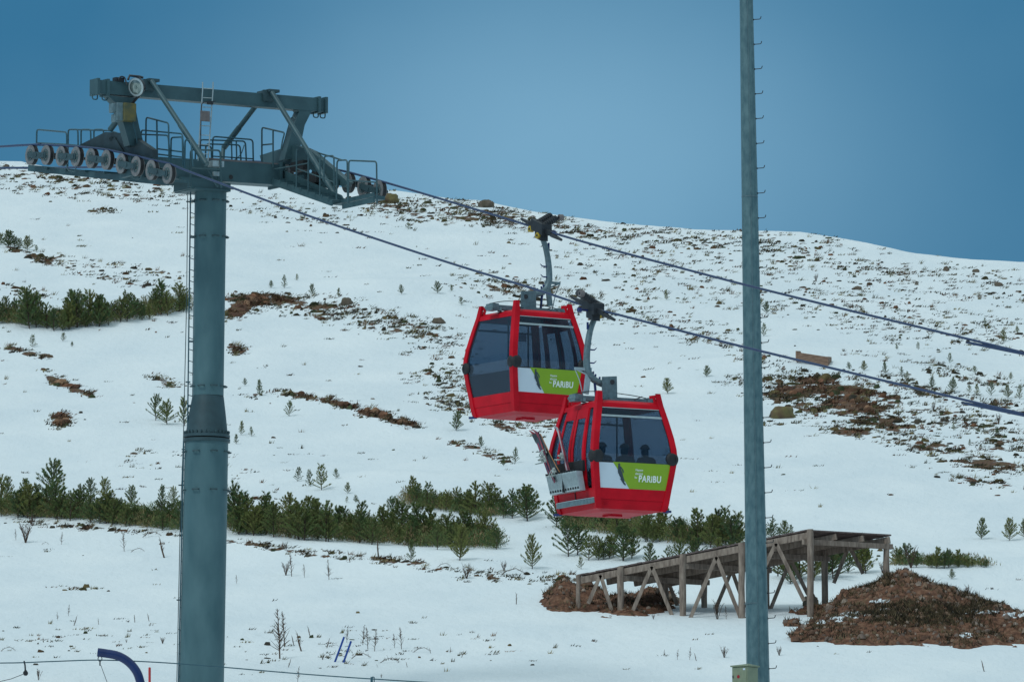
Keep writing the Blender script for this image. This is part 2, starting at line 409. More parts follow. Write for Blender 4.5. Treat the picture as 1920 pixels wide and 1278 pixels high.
# ------------------------------------------------------------------ where the hill is bare (position on the hill, from the photo)
BARE = [  # px, py, rx, ry, angle, density
    (150, 345, 260, 28, 5, .42), (60, 330, 120, 20, 8, .45), (300, 350, 120, 18, 5, .38), (185, 396, 30, 6, 0, .55),
    (560, 400, 180, 22, 10, .26), (760, 395, 90, 22, 10, .58), (900, 402, 130, 22, 10, .60), (1050, 425, 150, 20, 9, .50),
    (1250, 450, 180, 26, 6, .42), (1450, 462, 160, 30, 5, .40), (1600, 500, 200, 36, 10, .36), (1800, 530, 160, 40, 8, .32),
    (1330, 520, 300, 50, 8, .28), (1650, 590, 260, 40, 10, .33), (1850, 620, 120, 30, 10, .36),
    (1050, 560, 200, 28, 12, .40), (1230, 600, 170, 24, 14, .40), (1360, 650, 120, 16, 16, .42), (960, 540, 110, 14, 5, .5),
    (500, 562, 90, 12, 2, .80), (450, 580, 40, 14, -25, .90), (600, 575, 60, 10, 8, .62),
    (700, 600, 150, 24, 12, .56), (620, 590, 120, 18, 8, .52), (780, 625, 110, 20, 14, .54), (820, 665, 70, 14, 14, .45),
    (870, 720, 90, 24, 12, .50), (850, 755, 70, 18, 10, .52), (960, 800, 60, 12, 12, .50), (1010, 790, 50, 14, 8, .58),
    (440, 655, 18, 12, 20, .75), (300, 712, 28, 8, 15, .62), (320, 722, 20, 6, 0, .66),
    (105, 715, 20, 9, 25, .92), (135, 727, 28, 8, 24, .92), (165, 740, 16, 6, 20, .85), (112, 787, 20, 15, -10, .92),
    (30, 655, 28, 6, 5, .62), (55, 664, 14, 6, 0, .72), (85, 667, 14, 7, -15, .78), (85, 695, 12, 5, -10, .65),
    (560, 742, 50, 7, 8, .72), (640, 757, 50, 8, 14, .80), (700, 775, 45, 9, 12, .84), (755, 792, 40, 7, 10, .82),
    (880, 838, 40, 7, 14, .62), (930, 858, 34, 7, 16, .70), (470, 742, 26, 5, 0, .66), (380, 800, 30, 10, 10, .2),
    (200, 500, 170, 10, 9, .46), (250, 530, 120, 8, 10, .44), (60, 480, 60, 10, 20, .6), (30, 545, 60, 10, 10, .45),
    (1540, 722, 110, 26, 4, .74), (1480, 735, 70, 22, 0, .74), (1600, 760, 90, 28, 8, .76), (1530, 765, 60, 16, 0, .70),
    (1650, 790, 80, 22, 10, .72), (1600, 810, 60, 10, 5, .74), (1400, 715, 40, 12, 0, .62), (1620, 738, 80, 12, 10, .8),
    (1450, 795, 50, 8, 0, .42), (1720, 730, 90, 14, 16, .62), (1800, 745, 80, 10, 14, .50), (1880, 760, 60, 14, 10, .52),
    (1780, 790, 130, 26, 10, .45), (1760, 845, 100, 18, 12, .60), (1850, 870, 90, 16, 10, .62), (1830, 900, 80, 10, 6, .58),
    (1880, 830, 60, 24, 6, .55), (1790, 700, 160, 14, 12, .40),
    (480, 935, 50, 4, 4, .62), (150, 1103, 50, 4, 2, .45), (140, 985, 200, 5, 4, .45), (560, 1035, 160, 6, 8, .5),
    (900, 1075, 130, 8, 6, .44), (1060, 1085, 60, 10, 0, .55), (100, 1200, 260, 30, 0, .14), (640, 1215, 330, 40, 0, .13),
    (330, 870, 160, 20, 10, .2), (180, 992, 170, 5, 4, .5), (500, 1022, 110, 5, 7, .58), (700, 1046, 120, 5, 6, .55), (930, 1085, 60, 6, 0, .58)]
_B = np.array(BARE, float)
def bare_density(px, py):
    d = np.where(np.asarray(py) < 930, .032, .010) + 0 * px
    for cx, cy, rx, ry, an, k in BARE:
        c, s = math.cos(R(an)), math.sin(R(an)); dx = px - cx; dy = py - cy
        u = (dx * c + dy * s) / rx; v = (-dx * s + dy * c) / ry
        d = np.maximum(d, k * np.exp(-((u * u + v * v) ** 1.5) * .7))
    return d

# ------------------------------------------------------------------ ground sheet
def build_ground():
    us = np.concatenate([[-9, -5, -2.5, -1.2, -.7, -.4, -.25, -.16, -.11, -.085], np.linspace(-.072, .072, 760), [.085, .11, .16, .25, .4, .7, 1.2, 2.5, 5, 9]])
    rows = np.arange(1300, 284, -2.4)
    yd = Yrow(rows.clip(300, 1278)); yd = np.where(rows > 1278, 212 - (rows - 1278) * .3, yd)
    yd = np.where(rows < 300, 380 + (300 - rows) * .25, yd)
    ys = np.concatenate([[-3000, -1200, -400, -150, -60, -20, 0, 20, 40, 60, 80, 100, 115, 130, 142, 154, 164, 172, 180, 187, 193, 198, 202], yd[yd > 204], np.arange(386, 460, 4), [480, 520, 600, 800, 1200, 2000, 4000, 7000]])
    Yg, U = np.meshgrid(ys, us, indexing='ij')
    Wd = np.sqrt(np.maximum(Yg, 0) ** 2 + 0) ; Wd = np.maximum(Wd, 60.0) + np.where(Yg < 0, -Yg * .7, 0)
    Xg = U * Wd
    Zg = H(Xg, Yg)
    nr, nc = Yg.shape
    co = np.stack([Xg, Yg, Zg], -1).reshape(-1, 3)
    i = np.arange(nr - 1)[:, None] * nc + np.arange(nc - 1)[None, :]
    q = np.stack([i, i + 1, i + nc + 1, i + nc], -1).reshape(-1, 4)
    me = bpy.data.meshes.new('ground')
    me.vertices.add(len(co)); me.vertices.foreach_set('co', co.ravel())
    me.loops.add(q.size); me.loops.foreach_set('vertex_index', q.ravel())
    me.polygons.add(len(q)); me.polygons.foreach_set('loop_start', np.arange(0, q.size, 4)); 
    me.polygons.foreach_set('use_smooth', np.ones(len(q), bool))
    me.update(calc_edges=True)
    px, py = proj(co[:, 0], np.maximum(co[:, 1], 100), co[:, 2])
    inview = (np.abs(co[:, 0] / np.maximum(co[:, 1], 60)) < .09) & (co[:, 1] > 196)
    veg = np.where(inview, bare_density(px, py), .10)
    a = me.attributes.new('veg', 'FLOAT', 'POINT'); a.data.foreach_set('value', veg.astype('f'))
    me.materials.append(M['ground'])
    o = bpy.data.objects.new('ground', me); col.objects.link(o)
    tag(o, 'snow covered hillside with bare brown patches rising to a rounded ridge', None, None, 'structure')
build_ground()

# ------------------------------------------------------------------ low scrub, grass (stuff)
PAL = np.array([(.035, .032, .022), (.060, .055, .026), (.085, .055, .032), (.05, .045, .035), (.11, .085, .04), (.04, .05, .025), (.12, .06, .035)])
RUST = np.array([(.17, .085, .052), (.12, .065, .042), (.09, .05, .036), (.22, .13, .08)])
STRAW = np.array([(.24, .20, .10), (.17, .15, .08), (.12, .11, .06), (.20, .13, .09), (.09, .085, .05)])
def build_attr_mesh(name, V_, Fq, C_, label, matn='scrub'):
    me = bpy.data.meshes.new(name)
    co = np.concatenate(V_); cc = np.concatenate(C_)
    off = 0; faces = []
    for v, f in zip(V_, Fq): faces.append(f + off); off += len(v)
    q = np.concatenate(faces); k = q.shape[1]
    me.vertices.add(len(co)); me.vertices.foreach_set('co', co.astype('f').ravel())
    me.loops.add(q.size); me.loops.foreach_set('vertex_index', q.ravel())
    me.polygons.add(len(q)); me.polygons.foreach_set('loop_start', np.arange(0, q.size, k))
    me.update(calc_edges=True)
    a = me.attributes.new('Col', 'FLOAT_COLOR', 'POINT'); a.data.foreach_set('color', np.c_[cc, np.ones(len(cc))].astype('f').ravel())
    me.materials.append(M[matn]); o = bpy.data.objects.new(name, me); col.objects.link(o)
    return tag(o, label, None, None, 'stuff')
def scatter(n, pw, lo=(0, 300), hi=(1920, 1278), nscale=9, thr=.5, seed=1):
    r = np.random.default_rng(seed)
    px = r.uniform(-10, 1935, n * 14); py = r.uniform(300, 1278, n * 14)
    d = bare_density(px, py) ** pw
    cl = np.clip((vnoise(px / 16 + seed * 7, py / 5 + 3) * .6 + vnoise(px / 5, py / 2.2) * .4 - thr) * 4 + .4, .02, 1)
    keep = r.random(len(px)) < d * cl
    px, py = px[keep][:n], py[keep][:n]
    g = ground_batch(px, py); ok = ~np.isnan(g[:, 0])
    return px[ok], py[ok], g[ok], d[keep][:n][ok]
def build_scrub():
    # low lumps of heath: a ring-and-cap dome with ragged rim
    px, py, g, d = scatter(5200, 1.6, seed=2)
    K = 7; Vs, Fs, Cs = [], [], []
    ang = np.arange(K) / K * 2 * math.pi
    f = []
    for j in range(K):
        j2 = (j + 1) % K; f += [(j, j2, K + j2), (j, K + j2, K + j), (K + j, K + j2, 2 * K)]
    f = np.array(f)
    for i in range(len(px)):
        s = rng.uniform(.035, .115) * (1 + 1.3 * d[i]) * (.75 + .0012 * (g[i][1] - 220) * 1.5)
        a = ang + rng.uniform(-.3, .3, K); rx = s * rng.uniform(.8, 1.9); ry = s * rng.uniform(.8, 2.0); h = s * rng.uniform(.3, .9)
        rr = rng.uniform(.6, 1.25, K); lean = rng.uniform(0, .25) * s
        x0 = np.cos(a) * rx * rr; y0 = np.sin(a) * ry * rr
        x1 = x0 * .6 * rng.uniform(.6, 1.2, K) + lean; y1 = y0 * .6
        gx = g[i][0] + np.r_[x0, x1, lean * 1.5]; gy = g[i][1] + np.r_[y0, y1, 0]
        gz = H(gx, gy) + np.r_[np.full(K, -.04), h * rng.uniform(.4, 1.1, K), h]
        Vs.append(np.stack([gx, gy, gz], 1)); Fs.append(f)
        P_ = RUST if d[i] > .60 else PAL; c = P_[rng.integers(len(P_))] * rng.uniform(.7, 1.4)
        Cs.append(np.clip(c[None] * rng.uniform(.7, 1.3, (2 * K + 1, 1)), 0, 1))
    build_attr_mesh('low_scrub', Vs, Fs, Cs, 'low dark brown heath and scrub poking through the snow across the hillside')
    px, py, g, d = scatter(15000, 1.4, seed=5, thr=.5)
    Vs, Fs, Cs = [], [], []
    for i in range(len(px)):
        low = rng.random() < .72            # flattened heath tufts combed by the wind, the rest upright straw
        k = (.72 + .0028 * (g[i][1] - 220)) * (.8 + .6 * d[i]); nb = int(rng.integers(7, 16))
        sx_, sy_ = (rng.uniform(.05, .17), rng.uniform(.04, .16)) if low else (.05, .05)
        hgt = (rng.uniform(.05, .13) if low else rng.uniform(.10, .26)) * k
        bx = rng.normal(0, sx_, nb) * k; by = rng.normal(0, sy_, nb) * k
        tx = bx + rng.normal(.09, .08, nb) * k; ty = by + rng.normal(.02, .07, nb); tz = hgt * rng.uniform(.3, 1, nb)
        w = rng.uniform(.018, .045, nb) * k if low else rng.uniform(.006, .016, nb)
        bz = H(g[i][0] + bx, g[i][1] + by) - .03
        base = np.stack([g[i][0] + bx, g[i][1] + by, bz], 1)
        v = np.empty((nb * 3, 3)); v[0::3] = base - np.c_[w, 0 * w, 0 * w]; v[1::3] = base + np.c_[w, w * .5, 0 * w]
        v[2::3] = np.stack([g[i][0] + tx, g[i][1] + ty, bz + .03 + tz], 1)
        Vs.append(v); Fs.append(np.arange(nb * 3).reshape(-1, 3))
        P_ = RUST if d[i] > .60 and rng.random() < .75 else PAL if (low and rng.random() < .8) else STRAW
        c = P_[rng.integers(len(P_))] * rng.uniform(.7, 1.4); Cs.append(np.clip(c[None] * np.repeat(rng.uniform(.7, 1.3, nb), 3)[:, None], 0, 1))
    build_attr_mesh('dry_grass', Vs, Fs, Cs, 'tufts of dry straw coloured grass sticking out of the snow')
build_scrub()

# ------------------------------------------------------------------ pines
def pine_mesh(seed, wide=1.0, sparse=1.0):
    r = random.Random(seed); vs = []; fs = []
    tr = MB()
    lean = Vector((r.uniform(-.03, .03), r.uniform(-.03, .03), 0))
    tr.tube([Vector((0, 0, -.08)), lean * .5 + Vector((0, 0, .45)), lean + Vector((0, 0, .93))], [.018, .012, .005], 6)
    def tuft(p, d, L, k):
        a, b = frame(d)
        for _ in range(k):
            t = r.uniform(0, 2 * math.pi); sp = r.uniform(.25, .95)
            dd = (d + (a * math.cos(t) + b * math.sin(t)) * sp).normalized()
            l = L * r.uniform(.7, 1.2); w = r.uniform(.0035, .0062)
            s = dd.cross(Vector((r.uniform(-1, 1), r.uniform(-1, 1), r.uniform(-1, 1)))).normalized() * w
            q = p + d * r.uniform(-.02, .02); i = len(vs)
            vs.extend([q - s, q + s, q + dd * l + s * .3, q + dd * l - s * .3]); fs.append((i, i + 1, i + 2, i + 3))
    L = int(9 * sparse) + 2
    for lv in range(L):
        z = .07 + .80 * (lv / (L - 1)) ** .95; nb = r.randint(4, 6) if z < .7 else 4
        ph = r.uniform(0, 6)
        for k in range(nb):
            if r.random() < .14: continue
            an = ph + 2 * math.pi * k / nb + r.uniform(-.35, .35)
            bl = ((1 - z) ** .8 * .30 + .05) * wide * r.uniform(.65, 1.25)
            up = r.uniform(.22, .75) + z * .9
            base = lean * z + Vector((0, 0, z)); d = Vector((math.cos(an), math.sin(an), up)).normalized()
            tr.tube([base, base + d * bl], [.006, .003], 4, cap=False)
            m = max(3, int(bl / .046))
            for j in range(m):
                t = (j + 1) / m; p = base + d * bl * t + Vector((0, 0, .05 * t * t))
                tuft(p, (d + Vector((0, 0, .8 * t))).normalized(), .048, 19)
            q_ = base + d * bl
            for s_ in range(r.randint(1, 3)):
                dd_ = (d + Vector((r.uniform(-.5, .5), r.uniform(-.5, .5), r.uniform(.8, 1.6)))).normalized(); ll = r.uniform(.03, .09)
                tr.tube([q_, q_ + dd_ * ll], [.005, .003], 3, cap=False); tuft(q_ + dd_ * ll * .5, dd_, .045, 15); tuft(q_ + dd_ * ll, dd_, .045, 16)
    for j in range(6): tuft(lean + Vector((0, 0, .80 + .03 * j)), Vector((0, 0, 1)), .06, 8)
    cr = MB(); cr.add(vs, fs, 0, False)
    return mesh('trunk', tr, [M['bark']]), mesh('crown', cr, [M['needle']])
PINES = [pine_mesh(i, w, s) for i, (w, s) in enumerate([(1.0, 1), (1.15, 1.1), (.85, 1), (1.3, 1), (1.0, .7), (.8, .8), (1.2, 1.2), (1.05, 1.1), (1.4, .9), (.95, .6)])]
def pine(px, py, hpx, label, group=None, var=None, wide=1.0, name='young_pine'):
    g = ground(px, py); h = hpx * g.y / F * 1.02
    o = thing(name, g, label, 'pine tree', group)
    k = random.randrange(len(PINES)) if var is None else var
    for nm, me in zip(('trunk', 'crown'), PINES[k]):
        c = bpy.data.objects.new(nm, me); col.objects.link(c); c.parent = o
    wv = wide * random.uniform(.82, 1.15); o.rotation_euler = (random.uniform(-.07, .07), random.uniform(-.09, .09), random.uniform(0, 6.28)); o.scale = (h * wv, h * wv, h)
    return o
# belts: trees stand close together; the baseline and height follow the photo
def belt(line, n, hlo, hhi, label, group, jit=8, wide=1.1, tops=None):
    xs = [p[0] for p in line]; rs = [p[1] for p in line]
    a, b = xs[0], xs[-1]
    seg = ('at its left end', 'left of its middle', 'in its middle', 'right of its middle', 'at its right end')
    for i in range(n):
        px = a + (b - a) * (i + .5) / n + random.uniform(-.5, .5) * (b - a) / n * 1.6
        base = float(np.interp(px, xs, rs)) - abs(random.gauss(0, jit))
        k = 1.0 if tops is None else float(np.interp(px, [t[0] for t in tops], [t[1] for t in tops]))
        hp_ = hlo * .72 + (hhi * 1.12 - hlo * .72) * random.random() ** 1.15; q = (hp_ - hlo) / (hhi - hlo)
        w_ = seg[min(4, int(5 * (i + .5) / n))] if n > 8 else seg[(0, 2, 4)[min(2, int(3 * (i + .5) / n))]]
        size = 'taller' if q > .66 else 'shorter' if q < .33 else 'middle sized'
        pine(px, base, hp_ * k, size + ' ' + label + ', ' + w_, group, wide=wide)
belt([(-10, 612), (60, 614), (110, 622), (200, 612), (300, 596), (356, 583)], 34, 34, 58, 'pine of the high belt left of the tower', 'pines in the belt high on the left slope', 5, 1.25)
for a in ((55, 616, 74, 'tallest bushy pine of the high left belt, near its left end'), (135, 608, 62, 'broad round pine rising above the middle of the high left belt'), (290, 588, 44, 'upright pine at the right end of the high left belt')):
    pine(*a, wide=1.25, var=6)
belt([(0, 463), (30, 466), (66, 474)], 7, 16, 30, 'pine of the tiny row at the left edge', 'small pines at the left edge', 2, 1.3)
belt([(-10, 968), (120, 975), (345, 998)], 34, 34, 62, 'bushy pine of the lower belt left of the tower', 'pines in the left plateau belt', 5, 1.25)
for a in ((97, 938, 72, 'big dark pine with a broad crown standing above the left plateau belt'), (48, 940, 42, 'slim pine directly left of the big broad dark pine'),
          (15, 940, 44, 'pine nearest the left edge rising above the plateau belt'), (170, 935, 38, 'left one of two round pines joined above the belt'),
          (197, 938, 42, 'right one of two round pines joined above the belt'), (247, 952, 40, 'round topped pine alone above the belt midway to the lift tower'),
          (303, 952, 42, 'pine above the belt just left of the lift tower'), (325, 945, 32, 'small pine touching the lift tower cable, above the belt')):
    pine(*a, wide=1.35 if a[0] == 97 else 1.1, var=6 if a[0] == 97 else None)
belt([(428, 1000), (560, 1012), (720, 1022), (800, 1028), (930, 1032)], 50, 44, 66, 'bushy pine of the long belt right of the tower', 'pines in the middle belt', 9, 1.28)
for a in ((445, 995, 84, 'tall pine standing at the left end of the middle belt beside the tower'), (505, 985, 60, 'pointed pine rising from the middle belt'), (540, 975, 50, 'pale round topped pine standing above the middle belt'),
          (575, 990, 58, 'conical pine above the middle belt in its left half'), (738, 980, 46, 'slender pine at the gap where the two middle belts meet')):
    pine(*a, wide=1.15)
belt([(755, 948), (850, 962), (1000, 978)], 20, 42, 56, 'dark pine of the upper row above the long belt', 'pines on the upper snow bank', 5, 1.25)
belt([(1045, 990), (1130, 1003), (1250, 1022), (1390, 1030)], 34, 42, 62, 'pine of the belt behind the wooden ramp', 'pines behind the wooden ramp', 9, 1.25)
belt([(1060, 1050), (1190, 1052)], 9, 40, 62, 'yellowish pine of the loose clump left of the ramp', 'loose pines left of the ramp', 5, 1.3)
belt([(1210, 1060), (1380, 1052)], 7, 26, 40, 'pine peeping over the ramp deck', 'small pines along the ramp deck', 4, 1.2)
belt([(1432, 1012), (1488, 1005)], 6, 22, 36, 'dark pine right of the lamp mast', 'pines right of the lamp mast', 3, 1.2)
belt([(1440, 1100), (1640, 1075)], 13, 34, 60, 'pine seen through the ramp posts', 'pines under the ramp', 8, 1.4)
belt([(1560, 1060), (1640, 1058)], 6, 34, 44, 'pine behind the raised ramp end', 'pines behind the raised ramp end', 4, 1.3)
belt([(1672, 1062), (1760, 1066), (1860, 1064)], 20, 22, 44, 'pine of the low belt behind the dirt mound', 'pines behind the dirt mound', 3, 1.3, [(1672, 1), (1760, .95), (1860, .5)])
# undergrowth that closes the belts below the single trees
def undergrowth():
    r = np.random.default_rng(77); Vs, Fs, Cs = [], [], []
    for line, n, dep, hh in (([(-10, 606), (60, 610), (110, 618), (200, 608), (300, 592), (356, 580)], 480, 16, .55), ([(-10, 966), (120, 973), (345, 996)], 620, 20, .44),
                         ([(428, 998), (560, 1010), (720, 1020), (800, 1026), (930, 1030)], 1050, 26, .52), ([(755, 946), (850, 960), (950, 972)], 200, 10, .42), ([(1060, 992), (1130, 1001), (1250, 1018), (1390, 1024)], 420, 18, .5), ([(1680, 1060), (1850, 1062)], 90, 6, .25)):
        px = r.uniform(line[0][0], line[-1][0], n); py = np.interp(px, [q[0] for q in line], [q[1] for q in line]) - r.uniform(0, dep, n)
        g = ground_batch(px, py); g = g[~np.isnan(g[:, 0])]
        for c in g:
            nb = 46; hgt = hh * r.uniform(.45, 1.15); p = np.c_[r.normal(0, .17, nb), r.normal(0, .17, nb), r.uniform(0, 1, nb) ** 1.2 * hgt]
            p[:, :2] *= (1.15 - .75 * p[:, 2:3] / hgt); base = c + p; d_ = np.c_[r.normal(0, .05, nb), r.normal(0, .05, nb), r.uniform(.03, .11, nb)]
            w = np.c_[r.uniform(.006, .012, nb), np.zeros(nb), np.zeros(nb)]; v = np.empty((nb * 3, 3)); v[0::3] = base - w; v[1::3] = base + w; v[2::3] = base + d_
            Vs.append(v); Fs.append(np.arange(nb * 3).reshape(-1, 3))
            cc = np.array([(.12, .165, .06), (.17, .19, .07), (.21, .18, .085), (.09, .14, .06), (.24, .17, .095)])[r.integers(5)] * r.uniform(.8, 1.3); Cs.append(np.tile(cc, (nb * 3, 1)))
    build_attr_mesh('undergrowth', Vs, Fs, Cs, 'olive green pine scrub filling the belts below the single trees')
undergrowth()
SOLO = [
 (1840, 1010, 38, 'left one of two lone slim pines in open snow above the dirt mound'), (1893, 1013, 40, 'right one of two lone slim pines in open snow above the dirt mound'),
 (1921, 1008, 34, 'pine cut by the right edge level with the two lone slim pines'),
 (1252, 738, 28, 'single small pine in open snow right of the lower gondola hanger'), (1325, 706, 20, 'small lopsided pine up and left of the lamp mast'),
 (487, 742, 30, 'dark pine at the left end of the stony line on the slope'), (542, 780, 27, 'small narrow pine just below the stony line'), (459, 723, 14, 'tiny pale pine left of the dark pine on the stony line'),
 (855, 807, 36, 'spindly pine below the upper gondola on its left'), (966, 867, 28, 'pine at the lower end of the stone line left of the skis'), (902, 838, 20, 'small pine on the stone line below the upper gondola'),
 (944, 873, 14, 'tiny pine left of the pine at the stone line end'),
 (558, 902, 26, 'wide left pine of the little group in open snow'), (582, 911, 30, 'middle pine of the little group in open snow'), (603, 918, 46, 'tallest right pine of the little group in open snow'),
 (630, 897, 18, 'tiny pine right of the little group in open snow'), (652, 925, 20, 'small pine lower right of the little group'), (650, 942, 12, 'tiny sprig pine above the middle belt'), (667, 942, 14, 'tiny sprig pine beside another above the middle belt'),
 (452, 815, 26, 'small pine nearest the tower collar on its right'), (472, 818, 18, 'small pine right of the tower collar, the farther one'), (443, 832, 18, 'tiny pine low beside the tower collar'),
 (292, 788, 46, 'left pine of the trio beside the tower collar'), (313, 796, 44, 'middle pine of the trio beside the tower collar'), (346, 798, 54, 'right pine of the trio, partly behind the tower cable'),
 (118, 640, 16, 'little pine just under the high left belt'), (60, 650, 22, 'dark little pine below the left end of the high belt'), (135, 650, 10, 'tiny sprig of pine below the high left belt'),
 (533, 540, 24, 'small pine in the sparse row above the brown bank'), (508, 540, 14, 'tiny pine left end of the sparse row above the brown bank'), (557, 526, 12, 'tiny pine highest in the sparse row above the brown bank'),
 (585, 552, 20, 'small pine in the sparse row, middle of the snow slope'), (635, 556, 16, 'tiny pine beside the round boulder'), (753, 552, 18, 'small pine alone in the snow hollow'), (820, 550, 22, 'bushy low pine in the snow hollow left of the upper gondola'),
 (847, 546, 12, 'tiny pine beside the bushy low pine in the hollow'), (766, 430, 12, 'dark low pine bush near the ridge'), (865, 572, 14, 'tiny upright pine left of the upper gondola roof'),
 (1250, 562, 18, 'tiny pine on the upper slope right of the lower rope'), (1437, 588, 22, 'slim pine just right of the lamp mast'), (1425, 575, 16, 'slim small pine touching the lamp mast'),
 (1432, 630, 24, 'thin pine right of the lamp mast above the crate'), (1660, 700, 22, 'pine right of the wooden crate, one of the larger in its row'), (1690, 706, 18, 'small pine in the row right of the crate'),
 (1620, 695, 18, 'left upright pine of the row right of the crate'), (1592, 693, 14, 'tiny pine just beyond the crate'), (1700, 712, 16, 'tiny pine at the low end of the crate row'),
 (1747, 727, 22, 'slim pine between the crate row and the right edge'), (1785, 735, 26, 'pine with spread arms on the right slope'), (1818, 736, 14, 'tiny pine between larger ones on the right slope'),
 (1832, 740, 20, 'round low pine on the right slope'), (1858, 742, 24, 'leaning pine on the right slope near the lower rope'), (1890, 746, 24, 'dark upright pine at the right, near the lower rope'), (1912, 748, 26, 'dark pine nearest the right edge by the lower rope'),
 (1780, 680, 18, 'little pine alone in the snow high on the right'), (1828, 700, 14, 'tiny pine alone in snow right of the little pine'), (1722, 655, 14, 'tiny dark pine high on the right slope'), (1895, 712, 14, 'tiny pine near the right edge above the larger pines'),
 (1682, 655, 10, 'tiniest pine sprig left of the tiny dark pine'), (1882, 640, 22, 'upright pine under the upper rope at the right'), (1848, 612, 16, 'small pine under the upper rope at the right edge area'), (1908, 625, 14, 'tiny pine under the upper rope by the right edge'),
 (1788, 807, 14, 'tiny pine in the patchy ground at the right'), (1818, 835, 12, 'tiny dark pine low in the patchy ground at the right'), (1870, 815, 14, 'small pine in patchy ground near the right edge'),
 (998, 1066, 60, 'twiggy pine with bare lower trunk left of the ramp'), (770, 1052, 38, 'snow dusted dark low pine in front of the middle belt'), (862, 1050, 64, 'thin bare trunk pine in front of the middle belt'),
 (820, 1030, 46, 'lone front pine of the middle belt with bare stem'), (1118, 1045, 40, 'twisted pine leaning before the ramp start'), (1090, 1066, 22, 'sprig of pine on the soil at the ramp start'),
 (1785, 1085, 18, 'sprig of green on the right shoulder of the dirt mound')]
for a in SOLO: pine(*a, wide=1.0)

# ------------------------------------------------------------------ lift geometry
DL = Vector((.527, -.850, 0)).normalized(); NL = Vector((.850, .527, 0)).normalized(); UP = Vector((0, 0, 1))
T = at(396, 340, 206.3)
def onplane(px, py, P0, n):
    a, ry, rz = ray(px, py); d = Vector((a, ry, rz)); return d * (P0.dot(n) / d.dot(n))
GA = (at(235, 300, 205.0) - T).dot(NL)
GB = (at(568, 300, 207.6) - T).dot(NL)
def pt(px, py, off): return onplane(px, py, T + NL * off, NL)      # plane along the rope
def pc(px, py, off=0): return onplane(px, py, T + DL * off, DL)     # plane across the line
S = F / 206.3                                                      # pixels per metre at the tower

tower = thing('lift_tower', Vector((at(377, 1300, 206.3).x, 206.3, float(H(at(377, 1300, 206.3).x, 206.3)))), 'tall grey green cable car tower with crossbeam, wheel batteries and railings on top', 'lift tower')
mb = MB()
base = Vector(tower.location) - UP * .3
YT = 206.3
mb.tube([base, at(387.3, 826, YT)], [.545, .53], 48)
part(tower, 'lower_tube', mb, M['tower'])
mb = MB(); mb.tube([at(390.3, 742, YT), at(395, 358, YT)], [29.2 / S, 30 / S], 48)
part(tower, 'upper_tube', mb, M['tower'])
mb = MB(); mb.tube([at(387.6, 816, YT), at(388.6, 780, YT), at(390.2, 742.5, YT)], [40 / S, 35.5 / S, 29.6 / S], 48)
part(tower, 'cone', mb, M['towerdark'])
mb = MB(); mb.tube([at(387.4, 829, YT), at(387.5, 823, YT)], [44.5 / S] * 2, 48); mb.tube([at(387.5, 820.5, YT), at(387.6, 815, YT)], [44 / S] * 2, 48)
for k in range(28):
    t = 2 * math.pi * k / 28; c = at(387.6, 813, YT) + Vector((math.cos(t), math.sin(t), 0)) * 42 / S
    mb.tube([c, c + UP * .06], .022, 6)
part(tower, 'flange', mb, M['towerdark'])
# lifting lugs round the tube
for px, py, r_ in ((394, 378, 30), (393.5, 445, 30), (387, 848, 41), (386, 920, 41), (390.8, 725, 29.5)):
    c = at(px, py, YT)
    for an in (-160, -115, -68, -25, 10):
        dd = Vector((math.cos(R(an)), math.sin(R(an)), 0)); p = c + dd * (r_ / S)
        sd_ = dd.cross(UP)
        mb = MB(); mb.tube(roundpath([p - sd_ * .08, p - sd_ * .08 + dd * .07, p + sd_ * .08 + dd * .07, p + sd_ * .08], .03), .016, 6); part(tower, 'lug', mb, M['towerdark'])
# ladder beside the tube
mb = MB()
w2 = Vector((.105, .33, 0))
def lad(px0, py0, px1, py1, step=.28, w=w2, y=YT - .12, r=.017):
    a = at(px0, py0, y); b = at(px1, py1, y)
    mb.tube([a, b], r, 6); mb.tube([a + w, b + w], r, 6)
    n = int((a - b).length / step)
    for i in range(n + 1): p = a.lerp(b, (i + .5) / (n + 1)); mb.tube([p, p + w], .011, 5)
lad(357.5, 345, 351.5, 815)
lad(344.5, 826, 334, 1300)
for px, py in ((356.5, 378), (356, 445), (353.5, 640), (352.5, 760)):
    mb.bar(at(px - 1, py, YT), at(px + 14, py, YT), .04, .04)
part(tower, 'ladder', mb, M['rail'])
mb = MB()
mb.tube([at(352, 350, YT), at(350, 560, YT), at(344, 815, YT), at(338, 980, YT), at(331, 1300, YT)], .010, 6)
for px, py, w_ in ((352, 378, 8), (351, 716, 6), (343.5, 842, 8), (337.5, 909, 9), (334, 1124, 8)):
    mb.bar(at(px - 3, py, YT), at(px + w_, py, YT), .03, .03)
part(tower, 'safety_cable', mb, M['towerdark'])
# crossarm
mb = MB()
def box_beam(p0, p1, w, h): mb.bar(p0, p1, w, h)
a0, a1 = pc(236, 312), pc(516, 330)
mb.bar(a0, a1, .5, .50)
for px, py in ((516, 330), (250, 313)):
    c = pc(px, py); mb.bar(c - NL * .03, c + NL * .03, .62, .62)
# web stiffener holes: flat black discs, the dark of the opening put into the colour
for px, py in ((433, 332), (305, 322)):
    c = pc(px, py, .262); mb.tube([c, c + DL * .006], .055, 20, 1)
mb.boxm(pc(379, 352), DL * .42, NL * .56, UP * .10); mb.boxm(pc(380, 359.5), DL * .50, NL * .50, UP * .02)
mb.boxm(pc(376, 341, .35), DL * .06, NL * .58, UP * .08)
part(tower, 'crossarm', mb, [M['towerhead'], M['black']])
